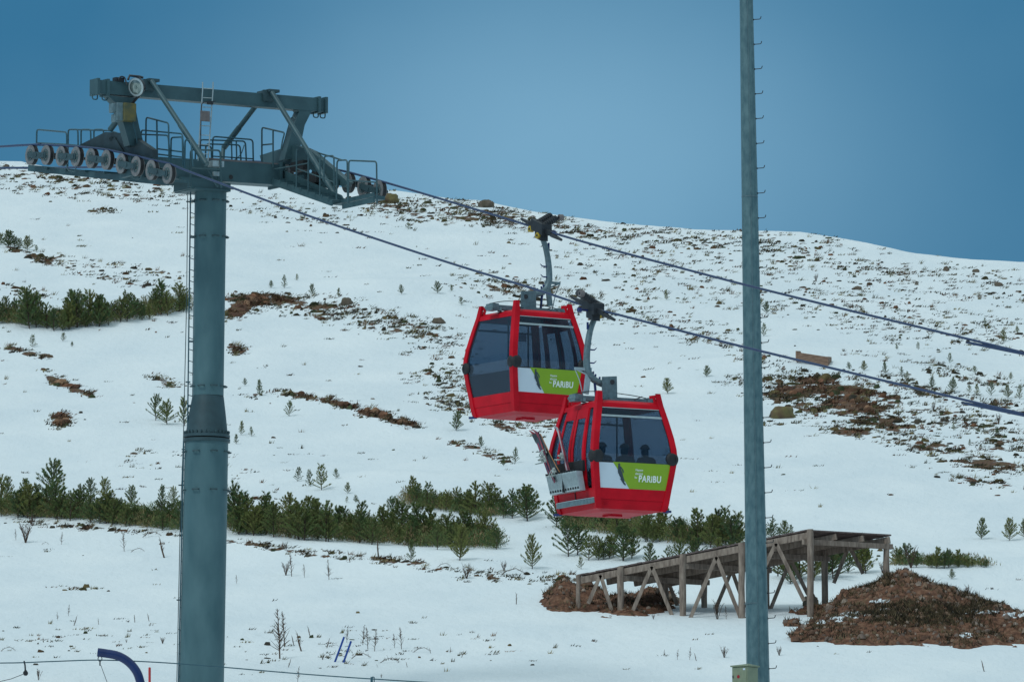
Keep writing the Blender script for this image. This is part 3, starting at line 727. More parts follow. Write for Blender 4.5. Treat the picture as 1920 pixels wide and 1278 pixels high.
# upper lifting beam
mb = MB()
b0, b1 = pc(176, 163.5), pc(606, 199)
mb.bar(b0, b1, .30, .33)
for px, dy in ((178, 0), (196, 0), (592, 0), (605, 0)):
    c = b0.lerp(b1, (px - 176) / 430); mb.bar(c - NL * .035, c + NL * .035, .40, .40)
    q = c - UP * .20
    mb.tube(roundpath([q + NL * .07 + UP * .02, q + NL * .07 - UP * .10, q - NL * .07 - UP * .10, q - NL * .07 + UP * .02], .06), .016, 6)
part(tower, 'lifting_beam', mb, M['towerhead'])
for px, py in ((278, 152), (503, 172)):
    mb = MB(); mb.boxm(pc(px, py + 1, 0), DL * .30, NL * .15, UP * .035); mb.boxm(pc(px, py + 8, .2), DL * .03, NL * .15, UP * .14)
    part(tower, 'strut_bracket', mb, M['towerdark'])
# columns under the lifting beam
for poly in ([(197, 180), (252, 186), (247, 196), (256, 240), (266, 276), (238, 274), (228, 238), (214, 197)],
             [(548, 199), (588, 203), (578, 212), (566, 236), (553, 300), (528, 300), (544, 240), (556, 210)]):
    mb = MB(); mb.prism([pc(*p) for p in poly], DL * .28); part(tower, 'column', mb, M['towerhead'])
def strut(p, q, r=.062, sleeve=True):
    mb = MB(); mb.tube([p, q], r, 12)
    if sleeve: m_ = p.lerp(q, .52); mb.tube([m_, q.lerp(m_, .02)], r * 1.18, 12)
    return part(tower, 'strut', mb, M['towerhead'])
strut(pc(284, 152, .3), pc(388, 309, 2.0)); strut(pc(510, 174, .3), pt(638, 382, GB - .5))
strut(pc(481, 197, -.2), pc(419, 278, -1.2)); strut(pc(253, 184, -.2), pc(206, 244, -1.0))
strut(pc(419, 276, -1.2), pc(416, 318, -.9), .05, False)
# centre ladder in front of the beam
mb = MB()
for x0, x1 in ((380, 371), (399.5, 390)):
    mb.tube([pc(x0, 154, .24), pc(x1 + (x0 - x1) * .98, 170, .24), pc(x1, 302, .24)], .017, 6)
for i in range(8):
    t = i / 8 + .07; mb.tube([pc(380 - 9 * t, 156 + 140 * t, .24), pc(399.5 - 9.5 * t, 157 + 140 * t, .24)], .011, 5)
part(tower, 'centre_ladder', mb, M['lightgrey'])
mb = MB(); mb.boxm(pc(384.5, 218, .30), DL * .012, NL * .135, UP * .13); part(tower, 'plate', mb, M['plate'], bevel=.01)
mb = MB(); mb.tube(roundpath([pc(405, 190, .25), pc(378, 192, .27), pc(377, 215, .27), pc(376, 300, .27)], .1), .012, 6)
mb.boxm(pc(394, 194, .26), DL * .04, NL * .07, UP * .03); part(tower, 'cable_box', mb, M['dark'])
# floodlight
fl = pc(256, 163.5, .55); ax = (Vector((0, 0, 0)) - fl).normalized(); ax = (ax + Vector((-.75, 0, -.15))).normalized()
mb = MB(); r0 = 17.5 / S
mb.tube([fl - ax * .26, fl - ax * .16, fl - ax * .02, fl + ax * .02], [.07, .16, r0, r0 * 1.03], 32)
fo = part(tower, 'floodlight', mb, M['dark'])
sa, sb = frame(ax)
ring = MB()
for k in range(32):
    t0, t1 = 2 * math.pi * k / 32, 2 * math.pi * (k + 1) / 32
    c0, c1 = sa * math.cos(t0) + sb * math.sin(t0), sa * math.cos(t1) + sb * math.sin(t1)
    f1, f2 = fl + ax * .022, fl + ax * .035
    ring.add([f1 + c0 * r0, f1 + c1 * r0, f2 + c1 * r0 * .78, f2 + c0 * r0 * .78], [(0, 1, 2, 3)], 0, True)
part(fo, 'rim', ring, M['lightgrey'])
mb = MB(); mb.tube([fl + ax * .021, fl + ax * .030, fl + ax * .036], [r0 * .8, r0 * .74, r0 * .4], 32); mb.tube([fl + ax * .03, fl + ax * .05], .04, 12)
part(fo, 'lens', mb, M['lens'])
mb = MB()
mb.tube(roundpath([fl + sa * r0 * 1.1 - UP * .05, fl - ax * .1 + UP * (r0 + .06), fl - sa * r0 * 1.1 - UP * .05], .15), .018, 6)
mb.tube([pc(240, 150, .4), pc(243, 142, .4), pc(262, 144, .5), pc(268, 146, .5)], .03, 6)
mb.tube([fl - ax * .1 - UP * r0, pc(246, 196, .2)], .035, 6)
mb.tube(roundpath([pc(222, 150, .2), pc(226, 143, .2), pc(234, 145, .2), pc(238, 160, .3)], .1), .018, 6)
mb.boxm(pc(222, 150, .1), DL * .08, NL * .12, UP * .05)
part(fo, 'bracket', mb, M['dark'])
mb = MB(); mb.boxm(pc(240, 211, .30), DL * .12, NL * .17, UP * .22); part(tower, 'yellow_box', mb, M['olive'], 'weathered yellow switch box on the near column', bevel=.02)
mb = MB(); mb.boxm(pc(222, 210, .26), DL * .10, NL * .09, UP * .22); mb.boxm(pc(211, 203, .2), DL * .1, NL * .055, UP * .11); mb.boxm(pc(215, 222, .2), DL * .1, NL * .05, UP * .1)
part(tower, 'control_box', mb, M['grey'], bevel=.02)
mb = MB(); mb.tube(roundpath([pc(249, 230, .2), pc(254, 250, .25), pc(259, 276, .25)], .1), .016, 6)
part(tower, 'conduit', mb, M['rail'])

# sheave batteries
NEAR_S = [(60, 291), (89, 291), (117, 293), (145, 294), (173, 297), (202, 300), (230, 307), (258, 312), (286, 319), (317, 326)]
FAR_S = [(451 + 29 * i, 322 + (NEAR_S[i][1] - 291)) for i in range(10)]
RS = 19.0 / S
def battery(cs, off, side):
    """side = -1: outer faces look at the camera"""
    mb = MB(); P = [pt(x, y, off) for x, y in cs]; nf = NL * side
    inner = -nf
    mb.tube([p + inner * .2 - UP * .02 for p in (P[0], P[2], P[4], P[6], P[9])], .045, 6)
    root = part(tower, 'wheel_battery', mb, M['towerdark'])
    for i in range(0, 10, 2):                     # two-wheel rockers
        m_ = (P[i] + P[i + 1]) / 2; mb = MB()
        for s_ in (-1, 1):
            c = m_ + inner * .10 * s_ * 1.0
            mb.prism([P[i] + inner * .1 * s_ - UP * .05, m_ + inner * .1 * s_ - UP * .11, P[i + 1] + inner * .1 * s_ - UP * .05, P[i + 1] + inner * .1 * s_ + UP * .05, m_ + inner * .1 * s_ + UP * .08, P[i] + inner * .1 * s_ + UP * .05], inner * .025)
        mb.tube([m_ - inner * .13, m_ + inner * .22], .05, 10); part(root, 'rocker', mb, M['towerdark'])
    for i in (0, 4):                              # four-wheel beams behind
        a = (P[i] + P[i + 1]) / 2 + inner * .2; b = (P[i + 2] + P[i + 3]) / 2 + inner * .2
        mb = MB(); mb.bar(a, b, .06, .15); part(root, 'rocker', mb, M['towerdark'])
    a = (P[6] + P[7]) / 2 + inner * .2; b = (P[8] + P[9]) / 2 + inner * .2; mb = MB(); mb.bar(a, b, .06, .15); part(root, 'rocker', mb, M['towerdark'])
    for i, c in enumerate(P):
        w = MB(); h = .055
        # tyre, face ring, hub
        w.tube([c + inner * h, c - inner * (h - .01)], RS * .985, 36, 0)
        for s_ in (1, -1):
            f0 = c + nf * (h - .008) * s_
            w.tube([f0, f0 + nf * .012 * s_], RS, 36, 1)
            w.tube([f0 + nf * .012 * s_, f0 + nf * .018 * s_], RS * .62, 28, 2)
            w.tube([f0 + nf * .018 * s_, f0 + nf * .05 * s_], RS * .30, 16, 3)
            for k in range(6):
                t = k * math.pi / 3; o_ = (DL * math.cos(t) + UP * math.sin(t)) * RS * .46
                w.tube([f0 + nf * .018 * s_ + o_, f0 + nf * .03 * s_ + o_], RS * .07, 6, 1)
        part(root, 'wheel', w, [M['black'], M['sheave'], M['sheavehub'], M['towerdark']])
    return P
PN = battery(NEAR_S, GA, -1); PF = battery(FAR_S, GB, -1)
# main rocker beams
mb = MB(); mb.prism([pt(x, y, GA + .28) for x, y in ((153, 273), (203, 248), (237, 250), (262, 262), (290, 281), (291, 296), (262, 291), (215, 284))], NL * .16)
mb.tube([pt(208, 260, GA + .15), pt(208, 260, GA + .40)], .05, 10)
mb.prism([pt(x, y, GA + .18) for x, y in ((205, 262), (216, 258), (232, 284), (222, 284))], NL * .03)
part(tower, 'main_rocker', mb, M['rockershade'])
mb = MB(); mb.prism([pt(x, y, GB - .28) for x, y in ((492, 292), (556, 272), (588, 283), (658, 342), (650, 352), (575, 312), (495, 304))], NL * .16)
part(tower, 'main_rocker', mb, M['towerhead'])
# walkways
mb = MB()
def deck(p, q, w, h=.06):
    mb.bar(p, q, w, h); 
    s_ = NL * w / 2
    for k in (-1, 1): mb.bar(p + s_ * k - UP * .05, q + s_ * k - UP * .05, .04, .15)
deck(pt(72, 313, GA + .55), pt(335, 340, GA + .55), .55)
mb.bar(pt(82, 322, GA + .3), pt(255, 330, GA + .3), .05, .08)
for i in range(6): c = pt(110 + 36 * i, 318 + 2.5 * i, GA + .55); mb.bar(c - NL * .35, c + NL * .35, .06, .06)
mb.tube(roundpath([pt(124, 308, GA - .05), pt(128, 320, GA - .05), pt(140, 322, GA - .05), pt(143, 314, GA - .05)], .08), .016, 6)
mb.tube(roundpath([pt(247, 325, GA - .05), pt(250, 336, GA - .05), pt(262, 336, GA - .05), pt(266, 328, GA - .05)], .08), .012, 6)
part(tower, 'walkway', mb, M['towerhead'])
mb = MB()
deck(pt(520, 336, GB - .72), pt(640, 378, GB - .72), .5, .05)
mb.boxm(pt(672, 376, GB - .45), DL * .75, NL * .30, UP * .045)
mb.boxm(pt(672, 381, GB - .75), DL * .74, NL * .02, UP * .06); mb.boxm(pt(672, 371, GB - .75), DL * .74, NL * .015, UP * .05)
for i in range(9): c = pt(530 + 13 * i, 338 + 4.6 * i, GB - .72); mb.bar(c - NL * .28, c + NL * .28, .05, .09)
# machinery seen through the railings
mb.boxm(pt(563, 312, GB - .4), DL * .30, NL * .10, UP * .12, 1); mb.boxm(pt(594, 334, GB - .5), DL * .18, NL * .12, UP * .13, 1)
mb.boxm(pt(520, 322, GB - .4), DL * .22, NL * .10, UP * .22); mb.boxm(pt(612, 345, GB - .45), DL * .5, NL * .05, UP * .10)
mb.boxm(pt(548, 338, GB - .5), DL * .5, NL * .05, UP * .07)
mb.prism([pt(x, y, GB - .62) for x, y in ((505, 318), (528, 318), (640, 366), (650, 383), (636, 384), (510, 346))], NL * .04)
part(tower, 'walkway', mb, [M['towerhead'], M['black']])
mb = MB()
mb.boxm(pc(440, 308, -.3), DL * .5, NL * 1.0, UP * .03)
part(tower, 'walkway', mb, M['plate'])
# railings
def rail(pts, off, r=.021, plane='t', rad=.09):
    f_ = pt if plane == 't' else pc
    rl.tube(roundpath([f_(x, y, off) for x, y in pts], rad), r, 6)
nb_ = GA + .80
rl = MB()
for p in ([(68, 300), (69, 243), (125, 248), (126, 312)], [(127, 312), (128, 243), (146, 243), (147, 300)], [(152, 300), (152, 243), (170, 243), (171, 300)],
          [(176, 300), (176, 243), (194, 243), (196, 300)], [(135, 243), (205, 245), (219, 249), (220, 256)], [(255, 272), (262, 252), (315, 254), (320, 300)],
          [(264, 270), (265, 244), (342, 251), (346, 310)], [(320, 310), (321, 258), (342, 257), (343, 312)], [(346, 320), (347, 262), (358, 264), (362, 312)]):
    rail(p, nb_)
rail([(273, 290), (274, 220), (316, 231), (317, 300)], nb_ - .1); rail([(294, 226), (295, 300)], nb_ - .1)
for y0 in (279, 289): rail([(295, y0), (343, y0 + 6)], nb_)
rail([(70, 268), (126, 271)], nb_); rail([(126, 271), (255, 284)], nb_)
part(tower, 'railing', rl, M['rail'])
rl = MB()
for p in ([(398, 312), (399, 256), (474, 262), (475, 308)], [(374, 300), (375, 262), (460, 265), (462, 305)], [(385, 300), (386, 270), (450, 272), (452, 306)],
          [(366, 300), (367, 272), (396, 274), (397, 310)]):
    rail(p, -.7, .021, 'c')
for x in (434, 443): rail([(x, 263), (x + 1, 308)], -.7, .018, 'c')
rail([(398, 293), (475, 298)], -.7, .018, 'c'); rail([(440, 300), (452, 290), (458, 272)], -.7, .012, 'c')
part(tower, 'railing', rl, M['rail'])
rl = MB()
rail([(357, 350), (357.5, 281), (413, 282), (415, 352)], .75, .024, 'c'); rail([(357, 315), (415, 318)], .75, .02, 'c')
rail([(390, 318), (404, 345), (409, 350)], .7, .02, 'c'); rail([(409, 300), (409, 350)], .5, .02, 'c')
rl.boxm(pc(405, 308, .6), DL * .12, NL * .16, UP * .07, 1); rl.boxm(pc(405, 326, .6), DL * .03, NL * .08, UP * .05, 1)
part(tower, 'railing', rl, [M['towerhead'], M['lightgrey']])
rl = MB(); fb = GB - .98
rail([(491, 308), (491, 239), (534, 249), (530, 262), (527, 280)], fb); rail([(512, 244), (512, 314)], fb); rail([(491, 272), (512, 270)], fb)
rail([(528, 282), (534, 262), (545, 222), (550, 219), (553, 224)], fb + .2, .014)
for p in ([(556, 352), (556, 284), (557, 280)], [(578, 362), (578, 287), (575, 282)], [(600, 370), (600, 296), (598, 290)], [(607, 340), (608, 293), (626, 292), (627, 356)],
          [(631, 374), (632, 301), (651, 300), (652, 380)], [(653, 382), (654, 301), (706, 303), (707, 382)]):
    rail(p, fb)
rail([(580, 279), (600, 288), (622, 294), (640, 300)], GB - .2); rail([(653, 338), (706, 342)], fb); rail([(556, 316), (600, 332), (627, 342)], fb, .016)
rail([(512, 318), (556, 310), (578, 306)], fb, .016)
part(tower, 'railing', rl, M['towerhead'])

# ------------------------------------------------------------------ haul ropes
DR = Vector((.62, -1, 0)).normalized(); NR = Vector((1, .62, 0)).normalized()
def ropept(px, py, P0): return onplane(px, py, P0, NR)
def smooth(pts, n=10):
    out = []
    for i in range(len(pts) - 1):
        p0, p1, p2, p3 = pts[max(i - 1, 0)], pts[i], pts[i + 1], pts[min(i + 2, len(pts) - 1)]
        for k in range(n):
            t = k / n
            out.append(.5 * ((2 * p1) + (p2 - p0) * t + (2 * p0 - 5 * p1 + 4 * p2 - p3) * t * t + (3 * p1 - p0 - 3 * p2 + p3) * t ** 3))
    out.append(pts[-1]); return out
def rope(pix, P0, extra, label):
    pts = [ropept(x, y, P0) for x, y in pix]
    d = (pts[-1] - pts[-2]).normalized(); pts.append(pts[-1] + Vector((d.x, d.y, d.z * .9)) * extra)
    d = (pts[0] - pts[1]).normalized(); pts.insert(0, pts[0] + d * extra)
    mb = MB(); sp = smooth(pts, 8); mb.tube(sp, .027, 8)
    single('haul_rope', mb, M['rope'], sp[0], label, 'cable', 'cable car haul ropes')
    return pts
rope([(-60, 278.5), (0, 275), (48, 272), (89, 272), (117, 273.5), (145, 275), (173, 277.5), (202, 281), (230, 287), (258, 293), (286, 300), (317, 307), (350, 320), (430, 350), (560, 398), (700, 446), (850, 495), (1000, 541), (1112, 578), (1160, 590), (1280, 621), (1390, 649), (1560, 690), (1740, 733), (1920, 776), (1990, 793)],
     PN[4], 45, 'lower near blue grey rope passing in front of the tower and carrying the lower gondola')
rope([(-60, 315.5), (0, 315), (70, 315), (200, 313), (330, 309), (451, 303), (480, 303), (509, 304.5), (538, 306), (567, 308.5), (596, 312), (625, 317), (654, 323), (683, 331), (712, 339), (770, 356), (850, 380), (930, 404), (1015, 430), (1100, 455), (1230, 490), (1390, 532), (1560, 574), (1740, 617), (1920, 661), (1990, 678)],
     PF[4], 45, 'upper far blue grey rope leaving the right wheel battery and carrying the upper gondola')

# ------------------------------------------------------------------ gondolas
HZ = [0, .12, .45, .75, 1.02, 1.2, 1.35, 1.6, 2.0, 2.34]
HW = [.855, .885, .93, .975, 1.012, 1.025, 1.015, .975, .885, .80]
def hw(z): return float(np.interp(z, HZ, HW))
def gondola(label, C, yawd, door, hanger, bracket, grip, lean_cyl, rope_at):
    """C = centre of the floor; yawd = direction of the end face that looks at the camera"""
    D = Vector((yawd[0], yawd[1], 0)).normalized(); N = Vector((-D.y, D.x, 0)); 
    root = thing('gondola_cabin', C, label, 'gondola', 'gondola cabins')
    FN = {'end': (D, N), 'left': (-N, D), 'rear': (-D, -N), 'right': (N, -D)}
    def fp(side, s, z, out=0.0, inset=0.0):
        n_, t_ = FN[side]; w = hw(z); k = s * w
        if inset: k = math.copysign(max(abs(k) - inset, 0), s)
        return C + n_ * (w + out) + t_ * k + UP * z
    def panel(mb, side, s0, s1, z0, z1, o0, o1, mi=0, i0=0.0, i1=0.0):
        zs = [z0] + [z for z in HZ if z0 + .01 < z < z1 - .01] + [z1]
        vs = []
        for z in zs:
            for o_ in (o0, o1):
                vs.append(fp(side, s0, z, o_, i0)); vs.append(fp(side, s1, z, o_, i1))
        fs = []
        for k in range(len(zs) - 1):
            a = 4 * k; b = a + 4
            fs += [(a + 2, a + 3, b + 3, b + 2), (a, b, b + 1, a + 1), (a, a + 2, b + 2, b), (a + 1, b + 1, b + 3, a + 3)]
        e = 4 * (len(zs) - 1)
        fs += [(0, 1, 3, 2), (e, e + 2, e + 3, e + 1)]
        mb.add(vs, fs, mi)
    # lower tray
    mb = MB()
    for sd_ in FN:
        panel(mb, sd_, -1, 1, 0, .20, -.03, 0); panel(mb, sd_, -1, 1, .205, .45, -.03, .008)
        pass
    v = [C + D * i * hw(0) + N * j * hw(0) for i, j in ((1, 1), (1, -1), (-1, -1), (-1, 1))]
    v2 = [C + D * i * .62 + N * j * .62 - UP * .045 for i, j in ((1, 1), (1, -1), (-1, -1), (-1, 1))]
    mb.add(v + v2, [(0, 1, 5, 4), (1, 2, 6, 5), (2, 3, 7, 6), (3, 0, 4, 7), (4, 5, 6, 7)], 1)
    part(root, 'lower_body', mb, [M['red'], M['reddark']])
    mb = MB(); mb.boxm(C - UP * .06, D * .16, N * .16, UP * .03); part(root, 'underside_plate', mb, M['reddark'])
    mb = MB(); rz = hw(2.34)
    v = [C + D * i * rz + N * j * rz + UP * 2.34 for i, j in ((1, 1), (1, -1), (-1, -1), (-1, 1))]
    v2 = [C + D * i * rz * .85 + N * j * rz * .85 + UP * 2.41 for i, j in ((1, 1), (1, -1), (-1, -1), (-1, 1))]
    mb.add(v + v2, [(0, 4, 5, 1), (1, 5, 6, 2), (2, 6, 7, 3), (3, 7, 4, 0), (4, 7, 6, 5), (0, 1, 2, 3)])
    for sd_ in FN: panel(mb, sd_, -1, 1, 2.24, 2.345, -.03, .01)
    part(root, 'roof', mb, M['red'])
    # four corner posts, running up past the roof
    for i, j in ((1, -1), (1, 1), (-1, -1), (-1, 1)):
        mb = MB(); zs = [-.01] + HZ[1:] + [2.50, 2.60]
        cs = []
        for z in zs:
            w = hw(min(z, 2.34)) + .02 - max(0, z - 2.34) * .18
            cs.append(C + D * i * w + N * j * w + UP * z)
        a, b = D * i, N * j
        wd = [.115] * (len(zs) - 2) + [.095, .085]
        vs = []; fs = []
        for p, w in zip(cs, wd):
            vs += [p + a * .012 + b * .012 - a * .0, p + a * .012 - b * w * 1.15, p - a * w * .45 - b * w * 1.15, p - a * w * 1.15 - b * w * .45, p - a * w * 1.15 + b * .012]
        for k in range(len(zs) - 1):
            for q in range(5): q2 = (q + 1) % 5; fs.append((k * 5 + q, k * 5 + q2, k * 5 + 5 + q2, k * 5 + 5 + q))
        e = (len(zs) - 1) * 5; fs += [(0, 1, 2, 3, 4), tuple(range(e, e + 5))[::-1]]
        mb.add(vs, fs)
        top = cs[-1] - UP * .05
        mb.bar(top - a * .02, top - (a + b) * .17 - UP * .02, .06, .07); mb.bar(top - (a + b) * .10 - UP * .02, top - (a + b) * .06 - UP * .22, .05, .06)
        part(root, 'corner_post', mb, M['red'], bevel=.008)
    # glazing
    for sd_ in ('end', 'rear'):
        mb = MB(); panel(mb, sd_, -1, 1, 1.0, 2.25, -.012, .004, 0, .10, .10); g_ = part(root, 'window', mb, M['glass'])
        mb = MB()
        for s_ in (-1, 1):
            zz_ = [1.0] + [z for z in HZ if 1.01 < z < 2.24] + [2.25]; vv = []
            for z in zz_: vv += [fp(sd_, s_, z, .007, .098), fp(sd_, s_, z, .007, .122)]
            mb.add(vv, [(2 * q, 2 * q + 1, 2 * q + 3, 2 * q + 2) for q in range(len(zz_) - 1)])
        for z0_, z1_ in ((1.0, 1.028), (2.222, 2.25)): mb.add([fp(sd_, -1, z0_, .0075, .1), fp(sd_, 1, z0_, .0075, .1), fp(sd_, 1, z1_, .0075, .1), fp(sd_, -1, z1_, .0075, .1)], [(0, 1, 2, 3)])
        part(g_, 'rubber_seal', mb, M['black'])
        mb = MB()
        panel(mb, sd_, -1, 1, 2.03, 2.075, .004, .016, 0, .10, .10); panel(mb, sd_, -1, 1, 2.225, 2.24, .004, .014, 0, .10, .10)
        part(g_, 'window_bar', mb, M['lightgrey'])
    # advertising decal on the ends
    for sd_ in ('end', 'rear'):
        mb = MB()
        panel(mb, sd_, -1, 1, .45, 1.02, -.02, .006, 0, .09, .09)
        n_, t_ = FN[sd_]
        # green field: slanted left edge, as polygon strips
        vs = []; fs = []; zs = [.452, .6, .75, .9, 1.018]
        for z in zs:
            k = (z - .452) / .566; sl = -.10 - .44 * k
            w = hw(z); L_ = -1.0 if sd_ == 'x' else sl
            vs += [C + n_ * (w + .010) + t_ * (L_ * w) + UP * z, C + n_ * (w + .010) + t_ * (w - .09) + UP * z]
        for k in range(4): fs.append((2 * k, 2 * k + 1, 2 * k + 3, 2 * k + 2))
        mb.add(vs, fs, 1)
        ad = part(root, 'advert_panel', mb, [M['white'], M['green']])
        if sd_ == 'end':
            def P2(u, z, o_=.016):                 # u metres along the panel from its middle
                return C + n_ * (hw(z) + o_) + t_ * u + UP * z
            ux = t_; uz = (P2(0, .9) - P2(0, .6)).normalized(); un = ux.cross(uz)
            if un.dot(n_) < 0: un = -un
            def text(body, u, z, size, bold, nm):
                cu = bpy.data.curves.new(nm, 'FONT'); cu.body = body; cu.size = size; cu.offset = bold; cu.resolution_u = 3; cu.space_character = 1.08; cu.extrude = .002
                to = bpy.data.objects.new(nm, cu); me = bpy.data.meshes.new_from_object(to)
                bpy.data.objects.remove(to)
                Mx = Matrix.Identity(4); Mx.col[0][:3] = ux * .82; Mx.col[1][:3] = uz; Mx.col[2][:3] = un
                Mx.translation = P2(u, z) - rootloc(root)
                me.transform(Mx); me.materials.clear(); me.materials.append(M['text'] if nm == 'lettering' else M['sil'])
                o = bpy.data.objects.new(nm, me); col.objects.link(o); o.parent = ad
            text('PAR\u0131BU'.replace('\u0131', 'i'), .12, .615, .20, .006, 'lettering')
            text('Hayat\u0131n', .03, .845, .070, .001, 'lettering'); text('d\u00f6n\u00fc\u015f\u00fc', .03, .765, .070, .001, 'lettering'); text('bu', .02, .685, .070, .001, 'lettering')
            # skier silhouette sliding along the slanted edge
            mb = MB()
            def flat(poly, o_=.014): mb.add([P2(u, z, o_) for u, z in poly], [tuple(range(len(poly)))])
            cxh, czh = -.385, .965
            flat([(cxh + .026 * math.cos(k * .785), czh + .03 * math.sin(k * .785)) for k in range(8)])
            flat([(-.41, .94), (-.36, .945), (-.33, .86), (-.30, .80), (-.35, .77), (-.40, .80)], .0145)
            flat([(-.365, .935), (-.335, .925), (-.27, .85), (-.255, .79), (-.275, .79), (-.30, .84), (-.35, .90)], .0150)
            flat([(-.40, .93), (-.41, .83), (-.395, .76), (-.375, .80), (-.385, .90)], .0155)
            flat([(-.40, .81), (-.30, .82), (-.27, .72), (-.22, .60), (-.27, .585), (-.33, .68), (-.37, .74)], .0150)
            flat([(-.34, .66), (-.30, .66), (-.18, .535), (-.20, .52), (-.25, .55)], .0145)
            part(ad, 'skier_silhouette', mb, M['sil'])
    if door:
        cu = bpy.data.curves.new('number', 'FONT'); cu.body = '50'; cu.size = .12; cu.extrude = .002
        to = bpy.data.objects.new('number', cu); me = bpy.data.meshes.new_from_object(to); bpy.data.objects.remove(to)
        n_, t_ = FN['end']; Mx = Matrix.Identity(4); uz = (UP + n_ * .22).normalized(); Mx.col[0][:3] = t_; Mx.col[1][:3] = uz; Mx.col[2][:3] = t_.cross(uz)
        Mx.translation = C + n_ * (hw(.09) + .016) + t_ * (-.72) + UP * .07 - rootloc(root)
        me.transform(Mx); me.materials.clear(); me.materials.append(M['reddark']); o = bpy.data.objects.new('number', me); col.objects.link(o); o.parent = root
    # sides: one has the door, the other is a whole pane
    ds, ws = ('left', 'right') if door else ('right', 'left')
    mb = MB(); panel(mb, ws, -1, 1, .98, 2.25, -.012, .004, 0, .09, .09); panel(mb, ws, -1, 1, .45, .975, -.012, .004, 0, .09, .09)
    part(root, 'window', mb, M['glass'])
    mb = MB(); panel(mb, ws, -1, 1, .45, .96, -.05, -.03, 0, .09, .09); part(root, 'seat_back', mb, M['interior'])
    for s0, s1 in ((-.60, -.015), (.015, .60)):
        mb = MB(); fw = .085
        panel(mb, ds, s0, s1, 2.02, 2.24, .0, .03); panel(mb, ds, s0, s0 + fw * 1.1, .45, 2.02, .0, .03); panel(mb, ds, s1 - fw * 1.1, s1, .45, 2.02, .0, .03); panel(mb, ds, s0 + fw * 1.1, s1 - fw * 1.1, .45, .55, .0, .03)
        dr = part(root, 'door_leaf', mb, M['red'])
        mb = MB(); panel(mb, ds, s0 + fw * 1.1, s1 - fw * 1.1, .55, 2.02, .006, .018); part(dr, 'pane', mb, M['glass'])
    for s0, s1 in ((-.90, -.64), (.64, .90)):
        mb = MB(); panel(mb, ds, s0, s1, .5, 2.2, -.012, .004); part(root, 'side_window', mb, M['glass'])
    mb = MB()
    for s0, s1 in ((-.97, -.90), (-.64, -.60), (.60, .64), (.90, .97)): panel(mb, ds, s0, s1, .45, 2.24, -.02, .012)
    mb2 = part(root, 'door_frame', mb, M['red'])
    mb = MB(); panel(mb, ds, -.012, .012, .2, 2.26, .0, .022); part(root, 'door_seal', mb, M['black'])
    # footboard bumper below the door
    mb = MB()
    n_, t_ = FN[ds]
    q = [C + n_ * (hw(.1) + .02) - t_ * .86 + UP * .17, C + n_ * (hw(.1) + .13) - t_ * .6 + UP * .15, C + n_ * (hw(.1) + .16) + UP * .15, C + n_ * (hw(.1) + .13) + t_ * .6 + UP * .15, C + n_ * (hw(.1) + .02) + t_ * .86 + UP * .17]
    q = smooth(q, 4)
    for a, b in zip(q[:-1], q[1:]): mb.bar(a, b, .07, .10); mb.bar(a + UP * .06, b + UP * .06, .085, .016, 1)
    part(root, 'footboard', mb, [M['grey'], M['lightgrey']])
    # round black bumpers at the waist of the corners
    for i, j in ((1, -1), (1, 1), (-1, -1), (-1, 1)):
        mb = MB(); w = hw(1.12) - .02; c = C + D * i * w + N * j * w + UP * 1.14
        ax_ = (D * i).normalized()
        mb.tube([c + N * j * -.06 + D * i * .0, c - N * j * .06 + D * i * .045, c - N * j * .06 + D * i * .07], [.15, .15, .10], 20)
        ax2 = N * j
        mb.tube([c - D * i * .04, c + ax2 * .05 - D * i * .04, c + ax2 * .075 - D * i * .04], [.14, .14, .09], 20)
        part(root, 'bumper', mb, M['black'])
    # small guide shoes under the floor corners
    mb = MB()
    for i, j in ((1, 1), (-1, -1)):
        c = C + D * i * .86 + N * j * .84 - UP * .01; mb.bar(c - D * .06 * i, c + (D * i + N * j) * .10, .06, .05)
    part(root, 'guide_shoe', mb, M['navy'])
    # interior
    mb = MB(); mb.boxm(C + UP * .05, D * .80, N * .80, UP * .02); part(root, 'floor', mb, M['interior'])
    for i in (1, -1):
        mb = MB(); mb.boxm(C + D * i * .62 + UP * .54, D * .20, N * .82, UP * .035); mb.bar(C + D * i * .80 + UP * .5, C + D * i * .90 + UP * .98, 1.6, .05, 0, D)
        part(root, 'bench', mb, M['interior'])
    mb = MB()
    for s in (-.28, .28): mb.tube([C - D * .3 + N * s + UP * 2.28, C - D * .3 + N * s + UP * 1.2], .02, 6)
    mb.boxm(C + UP * 2.2, D * .3, N * .3, UP * .05)
    part(root, 'grab_pole', mb, M['dark'])
    if not door:
        mb = MB(); c = C - D * .5 + N * .25 + UP * 1.9; mb.boxm(c, D * .004, N * .11, UP * .09); part(root, 'notice', mb, M['white'])
    # roof equipment
    mb = MB()
    mb.boxm(C + UP * 2.50, N * 1.0, D * .10, UP * .055); mb.boxm(C + UP * 2.445, N * .30, D * .45, UP * .035)
    for j in (-1, 1):
        mb.boxm(C + N * j * .92 + UP * 2.50, N * .09, D * .14, UP * .08); mb.bar(C + N * j * .72 + UP * 2.42, C + N * j * .72 + UP * 2.50, .1, .3)
        mb.tube([C + N * j * .98 + UP * 2.50 - D * .18, C + N * j * .98 + UP * 2.50 + D * .18], .045, 8)
    rr = part(root, 'roof_frame', mb, M['grey'])
    mb = MB()
    mb.tube(smooth([C - N * 1.0 + UP * 2.58, C - N * .5 + D * .1 + UP * 2.66, C + N * .4 + D * .1 + UP * 2.62, C + N * .98 + UP * 2.56], 6), .010, 5)
    mb.tube(smooth([C - N * .3 + D * .1 + UP * 2.55, C + N * .2 + D * .2 + UP * 2.46, C + N * .7 + D * .1 + UP * 2.60], 6), .012, 5)
    part(rr, 'cable', mb, M['dark'])
